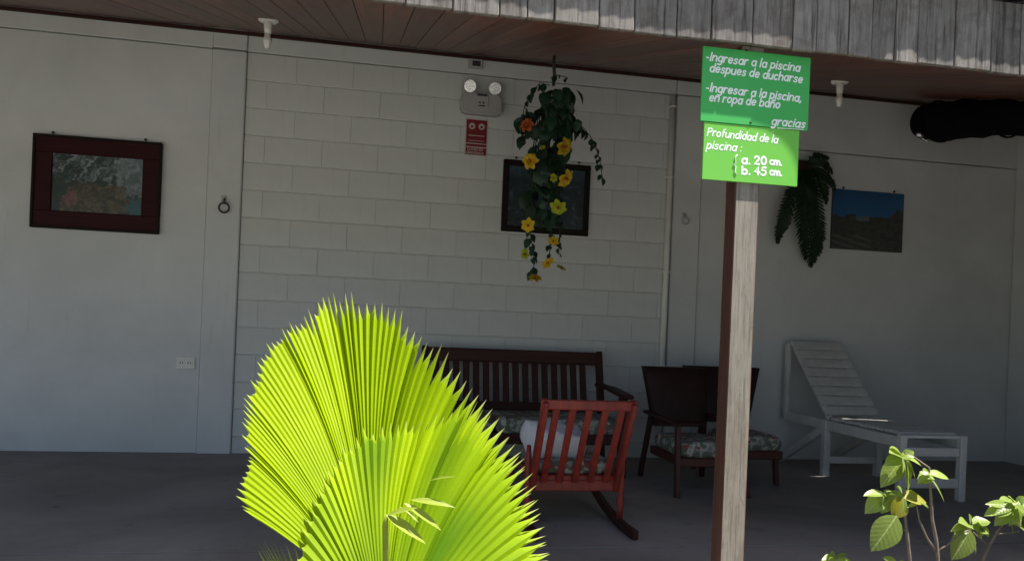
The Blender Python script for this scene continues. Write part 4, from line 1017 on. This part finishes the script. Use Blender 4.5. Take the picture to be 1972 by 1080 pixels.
# ------------------------------------------------------------------ fan palm
PB = Vector((0.06, 1.80, -0.25))
palm = thing('fan_palm', 'sunlit yellow-green fan palm with pleated leaves in front of the porch', 'palm', tuple(PB))
b = MB(); b.lathe(PB, [(0.09, 0), (0.075, 0.08), (0.06, 0.16), (0.045, 0.26), (0.02, 0.32)], seg=16); b.build('trunk', 'trunk', palm)
def catmull(tab, x):
    for i in range(len(tab) - 1):
        if x <= tab[i + 1][0] or i == len(tab) - 2:
            a, c = tab[i], tab[i + 1]; s = (x - a[0]) / (c[0] - a[0]); s = min(1.2, max(-0.2, s)); return [p + (q - p) * s for p, q in zip(a[1:], c[1:])]
def palm_leaf(hub_px, Y, tips, npl, depth, split=0.88, pleat=0.55, bend=0.10, lean=0.0, seed=1, tiplen=1.0, mat='palm', dry=0.0, green=0.0, pale=0.9):
    """tips: (order, x px, y px) along the margin; depth(dx, dy): metres towards the garden"""
    hub = at(hub_px[0], hub_px[1], Y); bm = bmesh.new(); tone = bm.verts.layers.float_color.new('tone'); rr_ = random.Random(seed)
    def lineP(q, s, ext=1.0):
        tx, tz = catmull(tips, q); tp = at(tx, tz, Y) - hub
        tp = tp * ext
        # quadratic curve that bends outward
        sidev = Vector((tp.z, 0, -tp.x)).normalized() * max(-1, min(1, (tp.x + 0.085) / 0.16))
        ctl = tp * 0.55 - sidev * tp.length * bend
        p = ctl * (2 * s * (1 - s)) + tp * (s * s)
        w_ = hub + p; k_ = 1.0 - depth(p.x, p.z, s) / Y; c_ = Vector((0, 0, EYE))
        return c_ + (w_ - c_) * k_ - hub
    n0, n1 = tips[0][0], tips[-1][0]; rows = 12
    fs = split if callable(split) else (lambda q: split)
    fp = pleat if callable(pleat) else (lambda q: pleat)
    vl = []; rl = []
    def gr_(q, s): return max(0, 0.5 + 1.3 * noise.noise(Vector((q * 0.16, s * 2.2, seed))))  # patches of deeper green: shade put into the front leaf's colour
    for k in range(npl + 1):
        q = n0 + (n1 - n0) * k / npl; sp = fs(q) * rr_.uniform(0.975, 1.012) * (0.94 if rr_.random() < 0.12 else 1.0)
        col = []
        for j in range(rows + 1):
            p = lineP(q, sp * j / rows); v_ = bm.verts.new(hub + p); v_[tone] = (0, min(1, green * gr_(q, j / rows) + (0.12 if q < 57 else 0.55) + 1.0 * max(0, 0.70 - j / rows)), 0, 1); col.append(v_)  # valleys darker, mostly right of the fold: pleat shade put into the colour
        vl.append(col)
    for k in range(npl):
        q = n0 + (n1 - n0) * (k + 0.5) / npl; col = []; ex = rr_.uniform(0.975, 1.02) * tiplen; sp_ = fs(q); pl_ = fp(q)
        for j in range(rows + 1):
            s = sp_ * j / rows; p = lineP(q, s)
            wdt = (vl[k][j].co - vl[k + 1][j].co).length
            p.y -= pl_ * wdt; v_ = bm.verts.new(hub + p); v_[tone] = (0.0, min(0.95, green * gr_(q, s) + 1.25 * max(0, 0.72 - s)), 0, 1); col.append(v_)  # deeper green towards the hub, standing in for other leaves' shadow
        for s in (sp_ + (1 - sp_) * 0.55, 1.0):
            p = lineP(q, s, 1 + (ex - 1) * s); wdt = (vl[k][rows].co - vl[k + 1][rows].co).length
            p.y -= pl_ * wdt * (1.0 if s < 1 else 0.2); v_ = bm.verts.new(hub + p); v_[tone] = (pale if s == 1 else 0.12 * pale + dry, 0, 0, 1); col.append(v_)
        # side verts half way to the tip
        sA = []
        for e in (vl[k][rows], vl[k + 1][rows]):
            m_ = e.co.lerp(col[-1].co, 0.5).lerp(col[-2].co, 0.30); v_ = bm.verts.new(m_); v_[tone] = (0.25 * pale + dry, 0, 0, 1); sA.append(v_)
        rl.append(col)
        for j in range(rows):
            bm.faces.new((vl[k][j], col[j], col[j + 1], vl[k][j + 1])) if j else bm.faces.new((vl[k][0], col[1], vl[k][1]))
            bm.faces.new((col[j], vl[k + 1][j], vl[k + 1][j + 1], col[j + 1])) if j else bm.faces.new((vl[k + 1][0], vl[k + 1][1], col[1]))
        bm.faces.new((vl[k][rows], col[rows], col[rows + 1], sA[0])); bm.faces.new((col[rows], vl[k + 1][rows], sA[1], col[rows + 1]))
        bm.faces.new((sA[0], col[rows + 1], col[rows + 2])); bm.faces.new((sA[1], col[rows + 2], col[rows + 1]))
    bo = base_of(palm); bmesh.ops.translate(bm, verts=bm.verts[:], vec=-bo)
    me = bpy.data.meshes.new('leaf'); bm.to_mesh(me); bm.free()
    o_ = link('leaf', me, mat, palm, bo)
    m_ = MB(); m_.tube([hub + Vector((0, 0.004, 0.03)), hub + Vector((0.0, 0.0, -0.06)), hub.lerp(PB + Vector((0, 0, 0.2)), 0.5) + Vector((0, 0.02, 0.0)), PB + Vector((0, 0, 0.2))], [0.006, 0.010, 0.012, 0.016], 8)
    st = m_.build('petiole', 'palm_young', o_)
    return o_
T1 = [(14, 478, 990), (16, 455, 962), (22, 474, 885), (27, 468, 835), (33, 473, 765), (39, 498, 692), (43.5, 530, 650), (48, 562, 622), (53, 608, 590), (57.5, 652, 563), (60.5, 690, 572), (63, 730, 577), (66, 768, 595), (69, 808, 630), (72, 843, 662), (75.5, 888, 712), (79, 930, 762), (82.5, 972, 820), (85.5, 1004, 868), (88.5, 1018, 915), (91.5, 1030, 962), (94.5, 1046, 1015), (97.5, 1060, 1062), (102, 1050, 1130), (108, 1000, 1220)]
def dep1(x, z, s):
    # a shallow trough along the midrib, margins turning back
    xr = x + 0.11 * max(0, z) / 0.7
    a = 0.30 * xr - 0.8 * xr * xr if xr > 0 else 0.06 * abs(xr) - 0.5 * xr * xr
    return a - 0.75 * z
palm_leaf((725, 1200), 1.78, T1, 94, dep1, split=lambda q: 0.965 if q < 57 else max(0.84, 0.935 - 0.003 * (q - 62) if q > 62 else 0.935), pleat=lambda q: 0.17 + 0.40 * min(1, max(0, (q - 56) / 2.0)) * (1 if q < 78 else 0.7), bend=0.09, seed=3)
T2 = [(0, 565, 1085), (3, 588, 1010), (6, 608, 950), (9, 634, 895), (12, 664, 855), (14.5, 700, 828), (17, 745, 822), (20, 790, 812), (23, 835, 800), (26, 880, 788), (29, 925, 778), (32, 968, 812), (35, 1000, 858), (37, 1018, 905), (39, 1032, 950), (41, 1046, 998), (43, 1062, 1050), (45, 1068, 1100), (48, 1040, 1180)]
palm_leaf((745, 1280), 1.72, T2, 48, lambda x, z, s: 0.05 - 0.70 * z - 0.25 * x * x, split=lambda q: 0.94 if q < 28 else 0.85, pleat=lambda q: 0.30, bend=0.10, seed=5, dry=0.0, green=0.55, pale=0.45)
T3 = [(0, 470, 1160), (1, 497, 1055), (2, 506, 1040), (3, 540, 1045), (4, 600, 1060), (5, 660, 1110)]
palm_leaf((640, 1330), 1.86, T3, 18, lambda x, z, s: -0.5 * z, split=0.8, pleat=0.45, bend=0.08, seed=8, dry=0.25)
# young drooping blades of an opening leaf
yl = MB(); P0 = at(782, 972, 1.55)
yl.tube([PB + Vector((0, 0, 0.2)), PB + Vector((0.01, -0.1, 0.5)), at(742, 1010, 1.56), at(745, 992, 1.555)], [0.012, 0.01, 0.006, 0.003], 8); stalk = yl.build('young_leaf_stalk', 'palm_young', palm)
bl = [leaf_mesh('young_blade', 1.0, 0.26, 0.25, 0.25, 'palm_young', 8)]
for (x0, y0, x1, y1, wsc) in ((742, 990, 822, 1038, 1.0), (778, 968, 852, 1013, 0.8), (790, 962, 874, 968, 0.7), (745, 992, 800, 972, 0.8), (770, 975, 806, 1000, 0.7), (828, 925, 875, 912, 0.4)):
    a_ = at(x0, y0, 1.555); c_ = at(x1, y1, 1.53); d = c_ - a_
    place(bl[0], 'blade', a_, stalk, rot=orient(d, (0.1, -0.6, 0.8)), scale=(d.length * wsc, d.length * 1.1, d.length))

# ------------------------------------------------------------------ shrub bottom right
def twig(b, pts, r0, r1):
    P = [at(x, y, Y) for x, y, Y in pts]; n_ = len(P); b.tube(P, [r0 + (r1 - r0) * i / (n_ - 1) for i in range(n_)], 7)
SB = Vector((1.80, 2.2, -0.25))
shrub = thing('leafy_shrub', 'young shrub with glossy pale green leaves in front of the lounger', 'shrub', tuple(SB))
b = MB()
b.tube([SB, SB + Vector((0.01, 0, 0.3)), at(1806, 1075, 2.2), at(1803, 1040, 2.2), at(1795, 1000, 2.2), at(1793, 960, 2.2), at(1789, 900, 2.2), at(1760, 880, 2.2), at(1742, 872, 2.2)], [0.011, 0.008, 0.006, 0.0055, 0.005, 0.0045, 0.0035, 0.003, 0.0025], 8)
twig(b, [(1803, 1062, 2.2), (1785, 1035, 2.2), (1770, 1000, 2.19), (1765, 970, 2.19)], 0.004, 0.0025)
twig(b, [(1803, 1062, 2.2), (1825, 1048, 2.2), (1845, 1030, 2.2), (1868, 1018, 2.2)], 0.0035, 0.002)
b.tube([SB + Vector((-0.02, 0, 0)), SB + Vector((-0.06, 0, 0.3)), at(1752, 1078, 2.17), at(1747, 1030, 2.17), at(1742, 985, 2.17), at(1738, 960, 2.17)], [0.009, 0.007, 0.0055, 0.005, 0.004, 0.003], 8)
twig(b, [(1747, 1020, 2.17), (1738, 1019, 2.17), (1728, 1018, 2.17)], 0.002, 0.0015)
b.build('stem', 'stem_grey', shrub)
def shrub_leaves(spec, par):
    rr_ = random.Random(5)
    for e in spec:
        x0, y0, x1, y1, wd, Y = e[:6]; kind = e[6] if len(e) > 6 else 0; nr = e[7] if len(e) > 7 else None
        a_ = at(x0, y0, Y); c_ = at(x1, y1, Y - 0.015); d = c_ - a_
        # width in px -> metres
        L = d.length; key = (round(wd / max(1, math.hypot(x1 - x0, y1 - y0)), 1), kind)
        if key not in LM:
            LM[key] = leaf_mesh('leaf', 1.0, max(0.15, key[0]), 0.25, 0.22, 'shrub_yellow' if kind == 1 else 'shrub', 8, 0.9, 0.012)
        nv = Vector(nr) if nr else Vector((rr_.uniform(-.1, .6), -0.6, rr_.uniform(.5, 1.3)))
        place(LM[key], 'leaf', a_, par, rot=orient(d, nv), scale=L * 1.08)
LM = {}
def tuft(par, x, y, Y, k, size, seed):
    """a whorl of small leaves round a twig end"""
    r_ = random.Random(seed); out = []
    for i in range(k):
        a = r_.uniform(0, 2 * pi); L = size * r_.uniform(.6, 1.15)
        out.append((x + r_.uniform(-4, 4), y + r_.uniform(-4, 4), x + L * cos(a), y + L * (0.75 * sin(a) + 0.25), L * r_.uniform(.35, .6), Y + r_.uniform(-.05, .04)))
    shrub_leaves(out, par)
# (base px, tip px, width px, distance, kind)
shrub_leaves([
    (1738, 878, 1720, 856, 13, 2.19), (1742, 880, 1778, 893, 22, 2.19), (1738, 882, 1698, 935, 32, 2.21), (1738, 880, 1706, 892, 20, 2.18), (1744, 882, 1758, 948, 40, 2.17, 0), (1740, 886, 1752, 944, 14, 2.15),
    (1790, 912, 1830, 918, 15, 2.19), (1785, 913, 1828, 962, 16, 2.17), (1782, 912, 1802, 922, 9, 2.18), (1770, 908, 1795, 915, 12, 2.18),
    (1738, 958, 1722, 998, 40, 2.16, 1), (1736, 955, 1788, 962, 34, 2.17, 1), (1766, 958, 1792, 978, 14, 2.18), (1705, 950, 1666, 948, 14, 2.17), (1702, 955, 1668, 985, 27, 2.18), (1712, 956, 1700, 988, 24, 2.17), (1706, 946, 1726, 948, 9, 2.17),
    (1727, 992, 1682, 1060, 52, 2.13, 0, (-0.35, -0.9, 0.25)), (1728, 1018, 1737, 1024, 5, 2.16),
], shrub)
for (x_, y_, k_, z_, sd_) in ((1740, 882, 7, 40, 1), (1792, 912, 4, 32, 2), (1740, 955, 6, 38, 3), (1705, 952, 5, 30, 4), (1768, 966, 3, 26, 5)): tuft(shrub, x_, y_, 2.19, k_, z_, sd_)
s3 = thing('leafy_shrub', 'shrub branch with clustered leaves at the right edge of the photo', 'shrub', (2.15, 2.25, -0.25))
b = MB(); b.tube([(2.15, 2.25, -0.25), (2.10, 2.25, 0.05), at(1890, 1085, 2.25), at(1905, 1050, 2.25), at(1922, 1020, 2.25), at(1945, 990, 2.25), at(1960, 975, 2.25)], [0.01, 0.008, 0.006, 0.005, 0.0045, 0.0035, 0.003], 8)
twig(b, [(1918, 1028, 2.25), (1945, 1025, 2.25), (1962, 1022, 2.25)], 0.0022, 0.0015); twig(b, [(1905, 1050, 2.25), (1880, 1030, 2.24), (1868, 1018, 2.24)], 0.003, 0.002)
b.build('stem', 'stem_grey', s3)
shrub_leaves([
    (1868, 1018, 1838, 1078, 38, 2.20, 0, (-.2, -.9, .3)), (1866, 1016, 1888, 1068, 20, 2.22), (1870, 1012, 1852, 1005, 12, 2.22), (1872, 1008, 1907, 1000, 30, 2.22), (1868, 1010, 1870, 990, 12, 2.23), (1880, 1000, 1900, 1020, 20, 2.21), (1862, 1020, 1850, 1000, 9, 2.22), (1870, 1022, 1862, 1048, 10, 2.22),
    (1955, 972, 1900, 985, 24, 2.24), (1955, 975, 1918, 1008, 26, 2.23), (1955, 968, 1945, 952, 10, 2.25), (1958, 970, 1972, 1015, 24, 2.22), (1956, 972, 1990, 975, 24, 2.24), (1950, 975, 1905, 965, 14, 2.24), (1956, 975, 1925, 990, 14, 2.22), (1958, 968, 1975, 955, 14, 2.25), (1944, 1000, 1956, 1030, 10, 2.22), (1958, 972, 1948, 1010, 22, 2.23)], s3)
for (x_, y_, k_, z_, sd_) in ((1868, 1014, 7, 34, 11), (1955, 972, 9, 40, 12), (1890, 1010, 4, 26, 13), (1962, 1010, 4, 28, 14)): tuft(s3, x_, y_, 2.24, k_, z_, sd_)
s4 = thing('ground_seedling', 'small seedling whose leaf tops show at the bottom edge beside the post', 'seedling', (1.50, 2.25, -0.25))
b = MB(); b.tube([(1.50, 2.25, -0.25), (1.50, 2.25, 0.1), at(1612, 1075, 2.25)], [0.006, 0.005, 0.003], 7); b.tube([(1.56, 2.25, -0.25), (1.60, 2.25, 0.1), at(1730, 1085, 2.24)], [0.006, 0.004, 0.003], 7); b.build('stem', 'stem_grey', s4)
shrub_leaves([(1612, 1074, 1585, 1074, 14, 2.25), (1612, 1074, 1640, 1076, 14, 2.24), (1612, 1076, 1628, 1064, 14, 2.25), (1612, 1074, 1602, 1064, 12, 2.25), (1612, 1076, 1600, 1092, 20, 2.22), (1612, 1076, 1645, 1090, 20, 2.22),
              (1730, 1085, 1704, 1071, 13, 2.24), (1730, 1085, 1742, 1078, 10, 2.24), (1730, 1086, 1712, 1100, 16, 2.23), (1730, 1086, 1760, 1100, 16, 2.23)], s4)

# ------------------------------------------------------------------ unseen hedge, added to darken the right end of the porch
hg = thing('shade_hedge', 'added out-of-view hedge that shades the right end of the porch', 'hedge', (4.2, 1.0, -0.25))
b = MB(); rr_ = random.Random(11)
for k in range(9):
    x_ = 3.3 + k * 0.24; b.tube([(x_, 1.0 + rr_.uniform(-.2, .2), -0.25), (x_ + rr_.uniform(-.08, .08), 1.0, 0.9), (x_ + rr_.uniform(-.15, .15), 1.0 + rr_.uniform(-.2, .2), 3.0)], [0.025, 0.018, 0.006], 6)
b.build('stems', 'stem_grey', hg)
bm = bmesh.new()
for k in range(15000):
    P = Vector((rr_.uniform(2.75, 5.35), rr_.uniform(0.35, 1.45), rr_.uniform(-0.2, 3.3)))
    if noise.noise(P * 2.2) < -0.25: continue
    P += Vector((rr_.gauss(0, .05), rr_.gauss(0, .05), rr_.gauss(0, .05)))
    d = Vector((rr_.uniform(-1, 1), rr_.uniform(-1, 1), rr_.uniform(-.8, .6))).normalized(); sd = d.cross(Vector((rr_.uniform(-1, 1), rr_.uniform(-1, 1), 1.2))).normalized()
    L = rr_.uniform(.08, .15)
    bm.faces.new([bm.verts.new(q) for q in (P, P + d * L * .5 + sd * L * .28, P + d * L, P + d * L * .5 - sd * L * .28)])
me = bpy.data.meshes.new('foliage'); bo = base_of(hg); bmesh.ops.translate(bm, verts=bm.verts[:], vec=-bo); bm.to_mesh(me); bm.free()
M['hedge'] = leaf_mat('hedge leaf', (0.07, 0.13, 0.03), (0.04, 0.09, 0.02), (0.12, 0.2, 0.03), 0.3)
o = link('foliage', me, 'hedge', hg, bo); o['kind'] = 'stuff'
